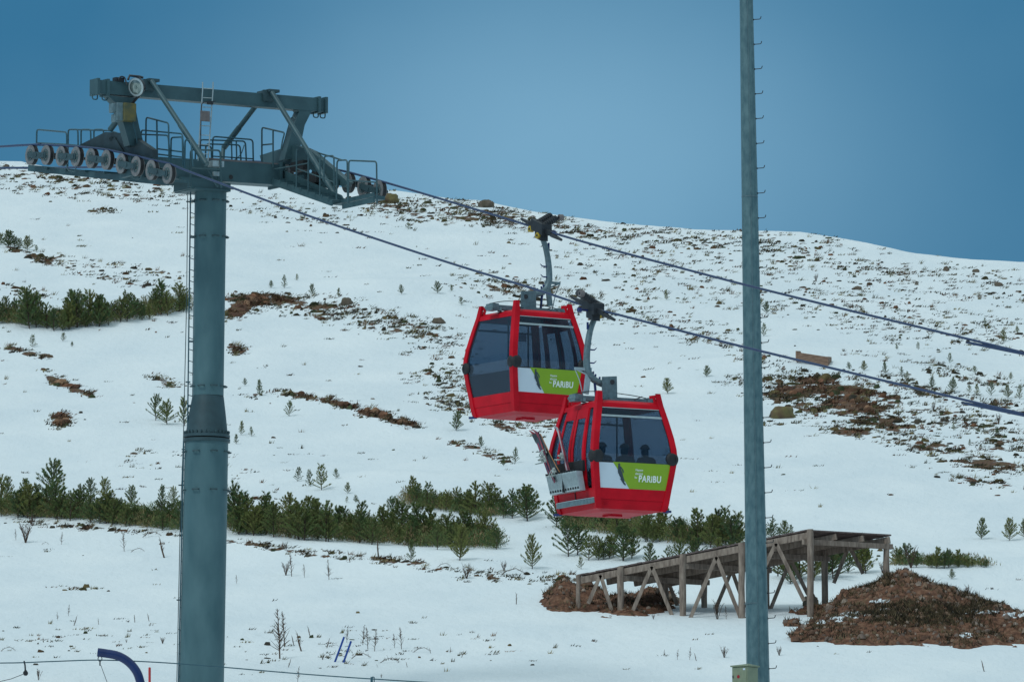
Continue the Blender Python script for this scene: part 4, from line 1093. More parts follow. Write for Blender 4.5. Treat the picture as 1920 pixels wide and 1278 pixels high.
    # hanger: arm curving in the plane across the rope
    def hp(x, y, o_=0.0): return onplane(x, y, C + D * o_, D)
    mb = MB(); path = smooth([hp(x, y) for x, y in hanger], 6)
    for a, b in zip(path[:-1], path[1:]):
        mb.tube([a, b], .075, 10) if False else None
    mb.tube(path, [.062 + .016 * min(1, 2 * k / len(path)) for k in range(len(path))], 12)
    (bx, by0, by1) = bracket
    for s_ in (-1, 1):
        mb.prism([hp(bx - 14, by0, .12 * s_), hp(bx + 13, by0 - 1, .12 * s_), hp(bx + 14, by1, .12 * s_), hp(bx - 14, by1, .12 * s_)], D * .035)
    mb.tube([hp(bx + lean_cyl * 5, by0 + 10, .16), hp(bx + lean_cyl * 5, by0 + 10, -.16)], .055, 12, 1); mb.boxm(hp(bx, (by0 + by1) / 2 + 8), N * .12, D * .10, UP * .10)
    hg = part(root, 'hanger_arm', mb, [M['galv'], M['dark']])
    # step pegs, damper, door lever
    mb = MB(); sgn = lean_cyl
    k = len(path)
    for f_, s_ in ((.14, -1), (.34, 1), (.46, 1)):
        p = path[int(f_ * (k - 1))]
        if s_ > 0: mb.tube([p, p + N * sgn * .18, p + N * sgn * .24 + UP * .05], [.022, .016, .008], 6)
        else: mb.bar(p - N * sgn * .09 - UP * .06, p - N * sgn * .09 + UP * .10, .05, .04)
    for f_ in (.66, .72, .78, .84):
        p = path[int(f_ * (k - 1))]; mb.tube([p + N * sgn * .05 + UP * .02, p + N * sgn * .06 + UP * .11], .022, 6)
    part(hg, 'step_peg', mb, M['navy'])
    p = path[int(.60 * (k - 1))]
    mb = MB(); e = p - N * sgn * .36 + UP * .10
    mb.bar(p + UP * .10, e, .05, .06); mb.bar(p - UP * .04, e, .03, .03); mb.bar(p + UP * .14, p - N * sgn * .08 - UP * .45, .06, .12)
    mb.tube([e, e - UP * .25 + N * sgn * .12, p - N * sgn * .12 - UP * .62, p - N * sgn * .02 - UP * .80], .012, 5)
    part(hg, 'door_lever', mb, M['lightgrey' if door else 'grey'])
    mb = MB(); p = path[int(.74 * (k - 1))]; mb.tube([p - UP * .03, p - UP * .46 + N * sgn * .05], .03, 8); part(hg, 'damper', mb, M['navy'])
    # grip
    g = rope_at; rd = Vector((.49, -.79, -.36)).normalized()
    sid = NR * (-sgn); upv = Vector((0, 0, 1))
    mb = MB()
    mb.bar(g - rd * .52 + upv * .02, g + rd * .52 + upv * .02, .11, .10)
    mb.tube([g - rd * .95, g - rd * .5], [.032, .06], 8); mb.tube([g + rd * .5, g + rd * .95], [.06, .032], 8)
    mb.boxm(g + upv * .05, rd * .26, sid * .14, upv * .13)
    mb.boxm(g - upv * .12, rd * .14, sid * .10, upv * .12)
    grp = part(root, 'grip', mb, M['dark'])
    mb = MB()
    for o_ in (-.12, .12):
        c0 = g + rd * o_ + upv * .08 - sid * .08; c1 = c0 - sid * .34 * -1 + upv * .22
        c1 = c0 + sid * .42 + upv * .24
        mb.tube([c0, c1], .075, 12)
        for q_ in range(7): cc = c0.lerp(c1, (q_ + 1) / 8); mb.tube([cc, cc + (c1 - c0).normalized() * .018], .088, 12)
    part(grp, 'spring', mb, M['dark'])
    for i_, (o_, u_, s_) in enumerate(((-.40, -.10, -.05), (.05, -.14, -.10), (.2, .36, .42))):
        c = g + rd * o_ + upv * u_ + sid * s_; mb = MB(); mb.tube([c - NR * .05, c + NR * .05], .075, 16); mb.tube([c - NR * .06, c + NR * .06], .03, 8, 1)
        part(grp, 'roller', mb, [M['plate'] if i_ == 2 else M['brass'], M['dark']])
    mb = MB(); l0 = g - upv * .05; l1 = l0 - N * .34 * (1 if door else -1) + upv * (.0); mb.tube([l0, l1], .025, 8); mb.tube([l1 - N * .04, l1 + N * .04], .055, 12)
    part(grp, 'grip_lever', mb, M['navy'])
    return root, fp, D, N, C, hw

# lower (near) cabin
YN = 187.2
Dn = Vector((.47, -.883, 0)); Nn = Vector((.883, .47, 0))
cornY = YN + .2 - .883 * 1.02 - .47 * 1.02
zb = at(1111, 950, cornY).z
Cn = at(1148, 800, YN + .2); Cn.z = zb
PNr = ropept(1112, 578, PN[4])
g_near, fpn, Dn, Nn, Cn, _ = gondola('red gondola nearer the camera with ski rack, skis and people inside, lowest of the two', Cn, (.47, -.883), True,
    [(1117, 592), (1107, 618), (1101, 655), (1101, 690), (1110, 708), (1126, 718), (1146, 724)], (1143, 706, 748), None, 1, PNr)
# upper (far) cabin
YF = 198.3
Df = Vector((.55, -.835, 0)); cornY = YF - .2 - .835 * 1.02 - .55 * 1.02
zf = at(957, 768, cornY).z
Cf = at(985, 640, YF - .2); Cf.z = zf
PFr = ropept(1015, 430, PF[4])
g_far, fpf, Df, Nf, Cf, _ = gondola('red gondola hanging higher and farther away with an empty looking cabin, uppermost of the two', Cf, (.55, -.835), False,
    [(1015, 440), (1024, 468), (1029, 500), (1029, 528), (1021, 544), (1006, 551), (988, 553)], (991, 546, 580), None, -1, PFr)

# ski rack on the near cabin
mb = MB(); n_, t_ = -Nn, Dn
def rk(s, z, o): return Cn + n_ * (hw(z) + o) + t_ * s + UP * z
for s0, s1 in ((-.70, -.02), (.0, .68)):
    o0, o1 = .12, .26
    v = [rk(s0, .40, o0), rk(s1, .40, o0), rk(s1, .40, o1), rk(s0, .40, o1), rk(s0, .82, o0 + .02), rk(s1, .82, o0 + .02), rk(s1, .82, o1 + .04), rk(s0, .82, o1 + .04)]
    mb.add(v, [(0, 1, 2, 3), (0, 4, 5, 1), (1, 5, 6, 2), (2, 6, 7, 3), (3, 7, 4, 0)], 0)
    n = 6
    for k in range(n):
        a = s0 + (s1 - s0) * (k + .5) / n
        mb.boxm(rk(a, .46, o1 + .004), t_ * .032, n_ * .008, UP * .028, 1)
        mb.boxm(rk(a, .835, o1 - .02), t_ * .012, n_ * .10, UP * .02, 1)
        for q in (-.5, 0, .5):
            aa = a + q * (s1 - s0) / n * .66; mb.add([rk(aa - .004, .50, o1 + .012), rk(aa + .004, .50, o1 + .012), rk(aa + .004, .79, o1 + .042), rk(aa - .004, .79, o1 + .042)], [(0, 1, 2, 3)], 2)
mb.boxm(rk(-.01, .62, .2), t_ * .012, n_ * .09, UP * .22, 1); mb.boxm(rk(.0, .95, .05), t_ * .62, n_ * .03, UP * .12, 1)
part(g_near, 'ski_rack', mb, [M['lightgrey'], M['black'], M['grey']])

# skis and board in the rack
def ski(p0, p1, wdir, w, mats, name, label, cat, group=None, bind=None, tip=.10):
    p0 = Vector(p0); p1 = Vector(p1); d = (p1 - p0); L = d.length; d.normalize(); s = (wdir - d * wdir.dot(d)).normalized(); t = d.cross(s).normalized()
    if t.dot(Vector((0, -1, 0))) < 0: t = -t
    root = thing(name, p0, label, cat, group)
    mb = MB(); n = 14; vs = []; fs = []
    for i in range(n + 1):
        k = i / n; ww = w * (.92 + .25 * (2 * k - 1) ** 2); 
        if k > .93: ww *= max(.15, math.sqrt(max(0, 1 - ((k - .93) / .07) ** 2)))
        if k < .04: ww *= .7
        c = p0 + d * L * k - t * (tip * max(0, (k - .88) / .12) ** 2) * -1 
        for a, b in ((-1, -1), (1, -1), (1, 1), (-1, 1)): vs.append(c + s * ww / 2 * a + t * .008 * b)
    for i in range(n):
        for q in range(4): q2 = (q + 1) % 4; fs.append((4 * i + q, 4 * i + q2, 4 * i + 4 + q2, 4 * i + 4 + q))
    fs += [(0, 3, 2, 1), (4 * n, 4 * n + 1, 4 * n + 2, 4 * n + 3)]
    mb.add(vs, fs, 0)
    for i in range(len(mb.f)):
        pass
    part(root, 'deck', mb, mats[0])
    mb = MB()
    for sg in (-1, 1):
        e = [p0 + d * L * k + s * (w * (.92 + .25 * (2 * k - 1) ** 2)) / 2 * sg for k in (.05, .25, .5, .75, .92)]
        mb.tube(e, .011, 5)
    part(root, 'edge', mb, mats[1])
    for k in bind or ():
        mb = MB(); c = p0 + d * L * k + t * .05
        mb.boxm(c, d * .07, s * w * .34, t * .02); mb.tube(roundpath([c - s * w * .4, c - s * w * .36 + t * .09, c + s * w * .36 + t * .09, c + s * w * .4], .05), .013, 6); mb.bar(c - d * .08 + t * .02, c - d * .10 + t * .2, w * .6, .02)
        part(root, 'binding', mb, M['bind'])
    return root
def rp(x, y, o): return onplane(x, y, Cn - Nn * (1.02 + o), Nn)
ski(rp(1052, 905, .2), rp(1006, 814, .34), Dn, .26, (M['board'], M['orange']), 'snowboard', 'dark snowboard with orange edge and bindings leaning out of the cabin rack', 'snowboard', None, (.22, .62))
ski(rp(1036, 906, .2), rp(1000, 806, .36), Dn, .075, (M['skired'], M['navy']), 'ski', 'outermost red and blue ski in the rack, its tip farthest left', 'ski', 'skis in the cabin rack', (.45,))
ski(rp(1040, 904, .26), rp(1006, 804, .44), Dn, .07, (M['skired'], M['black']), 'ski', 'dark red ski just inside the outermost one in the rack', 'ski', 'skis in the cabin rack', (.45,))
ski(rp(1066, 893, .2), rp(1044, 796, .22), Dn, .06, (M['skiwhite'], M['skired']), 'ski', 'slim white and red ski standing upright against the door', 'ski', 'skis in the cabin rack', (.4,))
ski(rp(1069, 892, .14), rp(1047, 802, .14), Dn, .06, (M['skired'], M['skired']), 'ski', 'slim red ski directly behind the upright white one', 'ski', 'skis in the cabin rack', (.4,))

# people seated inside the near cabin
def person(pos, face, label, lean=0.0, hat=True):
    pos = Vector(pos); f = Vector(face).normalized(); s = UP.cross(f)
    J = {'pel': (0, 0, .14), 'ab': (0, -.02, .30), 'ch': (0, -.02, .46), 'nk': (0, .02, .60), 'hd': (0, .04, .70), 'top': (0, .04, .80),
         'ls': (-.17, -.01, .52), 'le': (-.24, .05, .28), 'lw': (-.16, .26, .22), 'lh': (-.12, .34, .22), 'rs': (.17, -.01, .52), 're': (.24, .05, .28), 'rw': (.16, .26, .22), 'rh': (.12, .34, .22),
         'lp': (-.09, .02, .11), 'lk': (-.12, .42, .13), 'lf': (-.12, .42, -.30), 'lt': (-.12, .56, -.36), 'rp': (.09, .02, .11), 'rk': (.12, .42, .13), 'rf': (.12, .42, -.30), 'rt': (.12, .56, -.36)}
    E = [('pel', 'ab'), ('ab', 'ch'), ('ch', 'nk'), ('nk', 'hd'), ('hd', 'top'), ('ch', 'ls'), ('ls', 'le'), ('le', 'lw'), ('lw', 'lh'), ('ch', 'rs'), ('rs', 're'), ('re', 'rw'), ('rw', 'rh'),
         ('pel', 'lp'), ('lp', 'lk'), ('lk', 'lf'), ('lf', 'lt'), ('pel', 'rp'), ('rp', 'rk'), ('rk', 'rf'), ('rf', 'rt')]
    rad = {'pel': .15, 'ab': .145, 'ch': .155, 'nk': .065, 'hd': .10, 'top': .085, 'ls': .085, 'le': .06, 'lw': .045, 'lh': .04, 'rs': .085, 're': .06, 'rw': .045, 'rh': .04, 'lp': .10, 'lk': .075, 'lf': .055, 'lt': .045, 'rp': .10, 'rk': .075, 'rf': .055, 'rt': .045}
    names = list(J); idx = {n: i for i, n in enumerate(names)}
    vs = [s * (J[n][0] + lean * J[n][2] * .3) + f * J[n][1] + UP * J[n][2] for n in names]
    me = bpy.data.meshes.new('person'); me.from_pydata([tuple(v) for v in vs], [(idx[a], idx[b]) for a, b in E], [])
    o = bpy.data.objects.new('person', me); col.objects.link(o); o.location = pos
    me.materials.append(M['cloth'])
    md = o.modifiers.new('skin', 'SKIN'); ss = o.modifiers.new('sub', 'SUBSURF'); ss.levels = 1; ss.render_levels = 2
    for i, n in enumerate(names): me.skin_vertices[0].data[i].radius = (rad[n], rad[n] * .9)
    me.skin_vertices[0].data[0].use_root = True
    tag(o, label, 'person', 'people in the lower gondola')
    hb = MB(); hc = pos + s * (lean * .22) + f * .035 + UP * .775
    vs2 = []; K = 12
    for a in range(5):
        ph = a / 4 * math.pi * .5
        for b in range(K): t = 2 * math.pi * b / K; vs2.append(hc + (s * math.cos(t) + f * math.sin(t)) * .112 * math.cos(ph) + UP * .115 * math.sin(ph))
    fs2 = [(a * K + b, a * K + (b + 1) % K, a * K + K + (b + 1) % K, a * K + K + b) for a in range(4) for b in range(K)]
    hb.add(vs2, fs2, 0, True); c = bpy.data.objects.new('hat', mesh('hat', hb, [M['hair']], pos)); col.objects.link(c); c.parent = o
    return o
person(Cn + Dn * .55 + Nn * .02 + UP * .61, -Dn, 'broad dark silhouette with its back to the big window, left of the clear head')
person(Cn + Dn * .55 + Nn * .56 + UP * .61, -Dn, 'dark figure with a clear round head at the right end of the lower gondola window', .1)
person(Cn + Dn * .58 - Nn * .58 + UP * .61, -Dn, 'dark figure in the corner behind the door post of the lower gondola', -.1)

# ------------------------------------------------------------------ lamp mast
YM = 196.0; gm = Vector((at(1423, 1300, YM).x, YM, 0)); gm.z = float(H(gm.x, gm.y)) - .2
mast = thing('lamp_mast', gm, 'tall tapering galvanised steel mast with bent step pegs rising out of the picture', 'mast')
mb = MB(); Sm = F / YM
pa, pb = at(1392, -420, YM), at(1421.5, 1278, YM); dirv = (pb - pa); k_ = (gm.z - pa.z) / dirv.z; pbot = pa + dirv * k_
def mast_r(row): return (12.6 + (row - 0) * (21.8 - 12.6) / 1278) / Sm
rows_ = [-420, 372, 374, 1322]
pts_ = []; rr_ = []
for i in range(24):
    t = i / 23; p = pa.lerp(pbot, t); pts_.append(p); rr_.append(mast_r(-420 + 1698 * t * k_))
mb.tube(pts_, rr_, 12)
for f_ in range(len(mb.sm)): mb.sm[f_] = False
part(mast, 'shaft', mb, M['polegalv'])
mb = MB(); q = pa.lerp(pbot, (375 + 420) / 1698 / k_)
mb.tube([q, q + UP * .02], mast_r(375) + .006, 12); q2 = at(1417, 1132, YM); mb.tube([q2, q2 + UP * .02], mast_r(1132) + .004, 12)
# long seam weld facing the camera
mb.tube([pa + Vector((.02, -.16, 0)), pbot + Vector((.02, -.285, 0))], .006, 4)
part(mast, 'seam', mb, M['galv'])
row = -5.0; sidev = Vector((1, -.12, 0)).normalized()
while row < 1290:
    t = (row + 420) / 1698; c = pa + (pb - pa) * t; c = c + sidev * mast_r(row) * .9
    mb = MB(); mb.tube(roundpath([c, c + sidev * .18 + UP * .012, c + sidev * .195 + UP * .075], .03), .0105, 6); mb.tube([c - sidev * .02, c + sidev * .03], .022, 6)
    part(mast, 'step_peg', mb, M['dark']); row += 46.6
# cabinet beside the mast
YC = 194.2; gc = Vector((at(1397, 1300, YC).x, YC, 0)); gc.z = float(H(gc.x, gc.y)) - .05
cb = thing('control_cabinet', gc, 'grey green metal control cabinet with red dot standing at the foot of the mast', 'cabinet')
top = at(1397, 1250, YC).z; e1 = Vector((.80, -.60, 0)); e2 = Vector((.60, .80, 0)) ; cc = at(1397, 1262, YC)
hh = (top - gc.z) / 2; mid = Vector((cc.x, YC, gc.z + hh)); w1, w2_ = .215, .21
mb = MB(); mb.boxm(mid, e1 * w1, e2 * w2_, UP * hh); part(cb, 'body', mb, M['cabinet'], bevel=.01)
mb = MB(); z1 = Vector((mid.x, mid.y, top))
v = [z1 + e1 * i * (w1 + .03) + e2 * j * (w2_ + .03) + UP * .003 for i, j in ((1, 1), (1, -1), (-1, -1), (-1, 1))]
mb.add(v + [p + UP * .03 for p in v] + [z1 + e1 * .05 + e2 * .05 + UP * .085, z1 - e1 * .12 + e2 * .05 + UP * .075], [(3, 2, 1, 0), (0, 1, 5, 4), (1, 2, 6, 5), (2, 3, 7, 6), (3, 0, 4, 7), (4, 5, 8), (5, 6, 9, 8), (6, 7, 9), (7, 4, 8, 9)])
part(cb, 'lid', mb, M['cabinet'])
mb = MB(); fr_ = mid - e2 * (w2_ + .004); mb.boxm(fr_ + UP * 0.0, e1 * (w1 - .02), e2 * .006, UP * (hh - .02)); dr_ = part(cb, 'door', mb, M['cabinet'])
mb = MB(); zz = at(1384, 1268.5, YC).z - mid.z; c = fr_ - e2 * .006 + UP * zz - e1 * .03; mb.tube([c, c - e2 * .006], .038, 20); part(dr_, 'red_dot', mb, M['sticker'])
mb = MB(); mb.boxm(fr_ - e2 * .007 + e1 * .13 + UP * (hh - .06), e1 * .03, e2 * .004, UP * .022); part(dr_, 'label_plate', mb, M['white'])
mb = MB(); mb.boxm(fr_ - e2 * .012 - e1 * .18 + UP * zz, e1 * .012, e2 * .01, UP * .03); part(dr_, 'lock', mb, M['dark'])

# ------------------------------------------------------------------ drag lift arm, wire and sticks at the bottom
YB = 172.0
ap = [at(183, 1222, YB), at(198, 1224, YB), at(222, 1229, YB), at(243, 1242, YB), at(258, 1262, YB), at(266, 1290, YB)]
gb = Vector((ap[-1].x + .02, YB, float(H(ap[-1].x, YB)) - .1))
arm = thing('bent_blue_pole', gb, 'thick dark blue tube bent over to the left at the bottom left corner', 'pole')
mb = MB(); sp = smooth(ap, 6); mb.tube(sp + [gb], 8.2 / (F / YB), 20); part(arm, 'tube', mb, M['bluepaint'])
mb = MB(); c = at(187.5, 1234, YB); mb.tube([c + Vector((.04 * math.cos(t), 0, .05 * math.sin(t))) for t in [k * .5236 for k in range(13)]], .010, 6); mb.tube([c - UP * .05, c - UP * .14], .014, 6)
part(arm, 'shackle', mb, M['dark'])
mb = MB(); mb.tube([at(189, 1246, YB), at(203, 1284, YB)], .006, 5); part(arm, 'stay_wire', mb, M['dark'])
mb = MB(); sp = smooth([at(-200, 1240, YB), at(0, 1242, YB), at(100, 1239, YB), at(190, 1236.5, YB), at(300, 1241, YB), at(420, 1250, YB), at(560, 1262, YB), at(700, 1272, YB), at(900, 1284, YB), at(1200, 1300, YB)], 5)
mb.tube(sp, .013, 6); single('guide_wire', mb, M['rail'], sp[0], 'thin dark wire stretched across the bottom of the picture through the bent pole', 'wire')
pw = at(46, 1240, YB); pul = thing('pulley', pw, 'small hanging pulley clipped on the thin wire near the left edge', 'pulley')
mb = MB(); mb.tube(roundpath([at(45, 1238, YB), at(47, 1246, YB), at(47.5, 1256, YB)], .03), .018, 6); part(pul, 'hook', mb, M['dark'])
mb = MB(); c = at(48, 1261, YB); mb.tube([c - Vector((0, .04, 0)), c + Vector((0, .04, 0))], .05, 16); mb.bar(c + UP * .06, c - UP * .05, .05, .06); part(pul, 'wheel', mb, M['black'])
mb = MB(); mb.tube([at(46, 1262, YB), at(20, 1272, YB), at(-60, 1290, YB)], .007, 5); part(pul, 'rope', mb, M['dark'])
mb = MB(); c = at(697, 1273, YB); mb.bar(c + UP * .05, c - UP * .12, .05, .04); mb.bar(c + Vector((.05, 0, .05)), c + Vector((.05, 0, -.12)), .02, .03); mb.bar(c + Vector((0, 0, .05)), c + Vector((.05, 0, .05)), .02, .02)
single('wire_clamp', mb, M['rail'], c, 'small square clamp on the thin wire at the bottom centre', 'clamp')
for (x0, y0, x1, y1, lb) in ((645, 1194, 628, 1240, 'left one of two slanting blue sticks in the foreground snow'), (658, 1202, 644, 1241, 'right shorter one of two slanting blue sticks in the foreground snow')):
    g = ground(x1, y1); p = at(x0, y0, g.y); mb = MB(); d_ = (g - p).normalized(); mb.tube([p, g + d_ * .15], .026, 8); mb.tube([p - d_ * .012, p], .029, 8)
    single('blue_stick', mb, M['bluestick'], g, lb, 'stick', 'blue sticks')
g = at(281, 1300, 190); g.z = float(H(g.x, 190)); p = at(280.5, 1251, 190); mb = MB(); mb.tube([g - UP * .1, p], .028, 8); mb.tube([p, p + UP * .012], [.028, .018], 8)
single('red_stake', mb, M['redstick'], g, 'short red stake right of the bent blue pole', 'stake')

# ------------------------------------------------------------------ wooden ramp
N0, N1 = at(1085, 1081, 232.6), at(1516, 996, 230.6)
WV = at(1670, 999, 232.0) - N1; WV.z = 0.0
ramp = thing('wooden_ramp', Vector((N0.x, N0.y, float(H(N0.x, N0.y)))), 'weathered wooden start ramp on log posts with diagonal braces', 'ramp')
def nearp(px): t = (px - 1085) / 431; return N0.lerp(N1, t)
mb = MB(); n = 60
for i in range(n):
    a = N0.lerp(N1, i / n); b = N0.lerp(N1, (i + .92) / n); c = (a + b) / 2; jl = random.uniform(-.05, .05); jz = random.uniform(-.008, .008)
    v = [a - WV * .02 + WV * jl * .2, b - WV * .02 + WV * jl * .2, b + WV * (1.02 + jl * .3), a + WV * (1.02 + jl * .3)]
    v = [p + UP * (.02 + jz) for p in v]; mb.add(v + [p + UP * .04 for p in v], [(3, 2, 1, 0), (4, 5, 6, 7), (0, 1, 5, 4), (1, 2, 6, 5), (2, 3, 7, 6), (3, 0, 4, 7)])
part(ramp, 'deck', mb, M['wooddeck'])
for w_ in (0.01, .34, .67, .99):
    mb = MB(); mb.bar(N0 + WV * w_ - UP * .10, N1 + WV * w_ - UP * .10, .10, .18 if w_ in (.01, .99) else .16)
    part(ramp, 'stringer', mb, M['wood'])
mb = MB()
for px in (1168, 1285, 1395, 1512):
    c = nearp(px) - UP * .27; mb.bar(c - WV * .04, c + WV * 1.04, .12, .14)
part(ramp, 'cross_beam', mb, M['wood'])
def post(px, far, r=.10, h0=-.02):
    p = nearp(px) + (WV * .985 if far else WV * .012); g = float(H(p.x, p.y)); 
    if not far: p = p - WV.normalized() * .10
    mb = MB(); k = 6
    pts = [Vector((p.x + random.uniform(-.008, .008), p.y, g - .3 + (p.z + h0 - g + .3) * i / k)) for i in range(k + 1)]
    mb.tube(pts, [r * random.uniform(.94, 1.06) for _ in pts], 14); part(ramp, 'post', mb, M['wood'])
for px in (1088, 1168, 1285, 1395, 1523): post(px, False, .092 if px > 1100 else .06, .04)
for px in (1095, 1168, 1285, 1395, 1510): post(px, True, .085, -.05)
def brace(ap, l, r_, yo):
    for q in (l, r_):
        if q is None: continue
        p = at(ap[0], ap[1], yo); e = at(q[0], q[1], yo); g = float(H(e.x, e.y)); d = e - p; 
        mb = MB(); mb.bar(p, p + d * 1.10, .105, .05, 0, Vector((0, 1, 0))); part(ramp, 'brace', mb, M['wood'])
for ap_, l_, r_ in (((1126, 1077), (1105, 1126), (1146, 1141)), ((1222, 1061), (1187, 1143), (1259, 1151)), ((1343, 1043), (1296, 1154), (1389, 1159)), ((1455, 1018), (1425, 1080), (1503, 1116))):
    brace(ap_, l_, r_, nearp(ap_[0]).y - .16)
for ap_, l_, r_ in (((1250, 1082), (1225, 1120), (1278, 1155)), ((1372, 1068), (1333, 1162), (1398, 1140)), ((1482, 1048), (1442, 1148), (1512, 1108)), ((1592, 1022), (1566, 1086), (1616, 1070))):
    brace(ap_, l_, r_, (nearp(ap_[0] - 150) + WV).y + .1)

# ------------------------------------------------------------------ dirt mound and bank
def dirt_mat():
    m, n, l, b = newmat('dirt'); tcn = n.new('ShaderNodeTexCoord')
    def N_(s, d=6):
        t = n.new('ShaderNodeTexNoise'); t.inputs['Scale'].default_value = s; t.inputs['Detail'].default_value = d; l.new(tcn.outputs['Object'], t.inputs['Vector']); return t.outputs[0]
    r = n.new('ShaderNodeValToRGB'); e = r.color_ramp.elements; e[0].position = .3; e[0].color = (.06, .035, .026, 1); e[1].position = .72; e[1].color = (.27, .155, .10, 1)
    x_ = e.new(.5); x_.color = (.16, .08, .052, 1); l.new(N_(5.5, 9), r.inputs[0])
    a = n.new('ShaderNodeAttribute'); a.attribute_name = 'veg'
    mx = n.new('ShaderNodeMix'); mx.data_type = 'RGBA'; mx.inputs[7].default_value = (.78, .84, .88, 1)
    q = n.new('ShaderNodeMath'); q.operation = 'MULTIPLY_ADD'; q.inputs[1].default_value = 14; q.inputs[2].default_value = -7; q.use_clamp = True
    ad = n.new('ShaderNodeMath'); ad.operation = 'ADD'; l.new(a.outputs['Fac'], ad.inputs[0])
    sb_ = n.new('ShaderNodeMath'); sb_.operation = 'MULTIPLY_ADD'; sb_.inputs[1].default_value = .8; sb_.inputs[2].default_value = -.4; l.new(N_(6), sb_.inputs[0]); l.new(sb_.outputs[0], ad.inputs[1])
    l.new(ad.outputs[0], q.inputs[0]); l.new(q.outputs[0], mx.inputs[0]); l.new(r.outputs[0], mx.inputs[6]); l.new(mx.outputs[2], b.inputs['Base Color'])
    bp = n.new('ShaderNodeBump'); bp.inputs['Strength'].default_value = .9; bp.inputs['Distance'].default_value = .06; l.new(N_(14, 8), bp.inputs['Height']); l.new(bp.outputs[0], b.inputs['Normal'])
    b.inputs['Roughness'].default_value = .95; b.inputs['Specular IOR Level'].default_value = .1
    return m
M['dirt'] = dirt_mat()
MOUNDS = []
def mound(name, label, ells, snow, x0, x1, y0, y1, nx, ny):
    xs = np.linspace(x0, x1, nx); ys = np.linspace(y0, y1, ny); Xg, Yg = np.meshgrid(xs, ys)
    h = np.full(Xg.shape, -.5)
    warp = .75 * fbm(Xg * 1.1 + 5, Yg * .6, 5)
    for cx, cy, rx, ry, hh in ells:
        q = ((Xg - cx) / rx) ** 2 + ((Yg - cy) / ry) ** 2
        h = np.maximum(h, hh * np.clip(1 - np.sqrt(q) * (1 + warp * .5), -.5, 1) ** 1 * 1.1)
    h = h + np.where(h > -.4, .16 * fbm(Xg * 1.6, Yg * 1.2, 5) + .10 * fbm(Xg * 5, Yg * 4, 4), 0)
    Zg = H(Xg, Yg) + h
    veg = np.zeros(Xg.shape); px, py = proj(Xg, Yg, Zg)
    for sx_, sy_, ax_, ay_ in snow: veg = np.maximum(veg, 1.05 * np.exp(-((px - sx_) / ax_) ** 2 - ((py - sy_) / ay_) ** 2))
    co = np.stack([Xg, Yg, Zg], -1).reshape(-1, 3); nc = nx
    i = np.arange(ny - 1)[:, None] * nc + np.arange(nc - 1)[None, :]
    q = np.stack([i, i + 1, i + nc + 1, i + nc], -1).reshape(-1, 4)
    hf = h.reshape(-1); q = q[(hf[q] > -.25).any(1)]
    me = bpy.data.meshes.new(name); me.from_pydata(co.tolist(), [], q.tolist()); me.polygons.foreach_set('use_smooth', np.ones(len(q), bool))
    a = me.attributes.new('veg', 'FLOAT', 'POINT'); a.data.foreach_set('value', veg.reshape(-1).astype('f'))
    me.materials.append(M['dirt']); o = bpy.data.objects.new(name, me); col.objects.link(o); tag(o, label, None, None, 'structure')
    MOUNDS.append((co[hf > .03], px.reshape(-1)[hf > .03], py.reshape(-1)[hf > .03]))
def wx(px, y): return (px - 960) / F * y * .994
mound('dirt_mound', 'heap of brown dug earth with stones and snow patches at the lower right',
      [(wx(1702, 228), 228.4, 2.8, 6.4, 1.25), (wx(1580, 226), 225.8, 1.1, 2.6, .40), (wx(1640, 223), 224.0, 2.0, 3, .55), (wx(1860, 226), 226.5, 2.0, 4.0, .60), (wx(1930, 223), 225, 1.5, 3, .42), (wx(1780, 224), 224.0, 2.2, 3, .55)],
      [(1600, 1152, 30, 7), (1570, 1160, 18, 6), (1650, 1126, 26, 4), (1656, 1142, 12, 4), (1830, 1146, 60, 4), (1905, 1152, 30, 6), (1812, 1190, 16, 6), (1540, 1165, 14, 5)],
      wx(1470, 230), wx(2010, 230), 214, 246, 260, 260)
mound('dirt_bank', 'low bank of brown soil and stones where the wooden ramp begins',
      [(wx(1062, 233), 234.7, .65, 2.8, .62), (wx(1105, 233), 235, .8, 2.8, .5), (wx(1170, 232), 234.2, 1.2, 2.6, .30), (wx(1225, 232), 234.6, .7, 2.6, .36)],
      [], wx(1000, 232), wx(1320, 232), 227, 240, 140, 120)
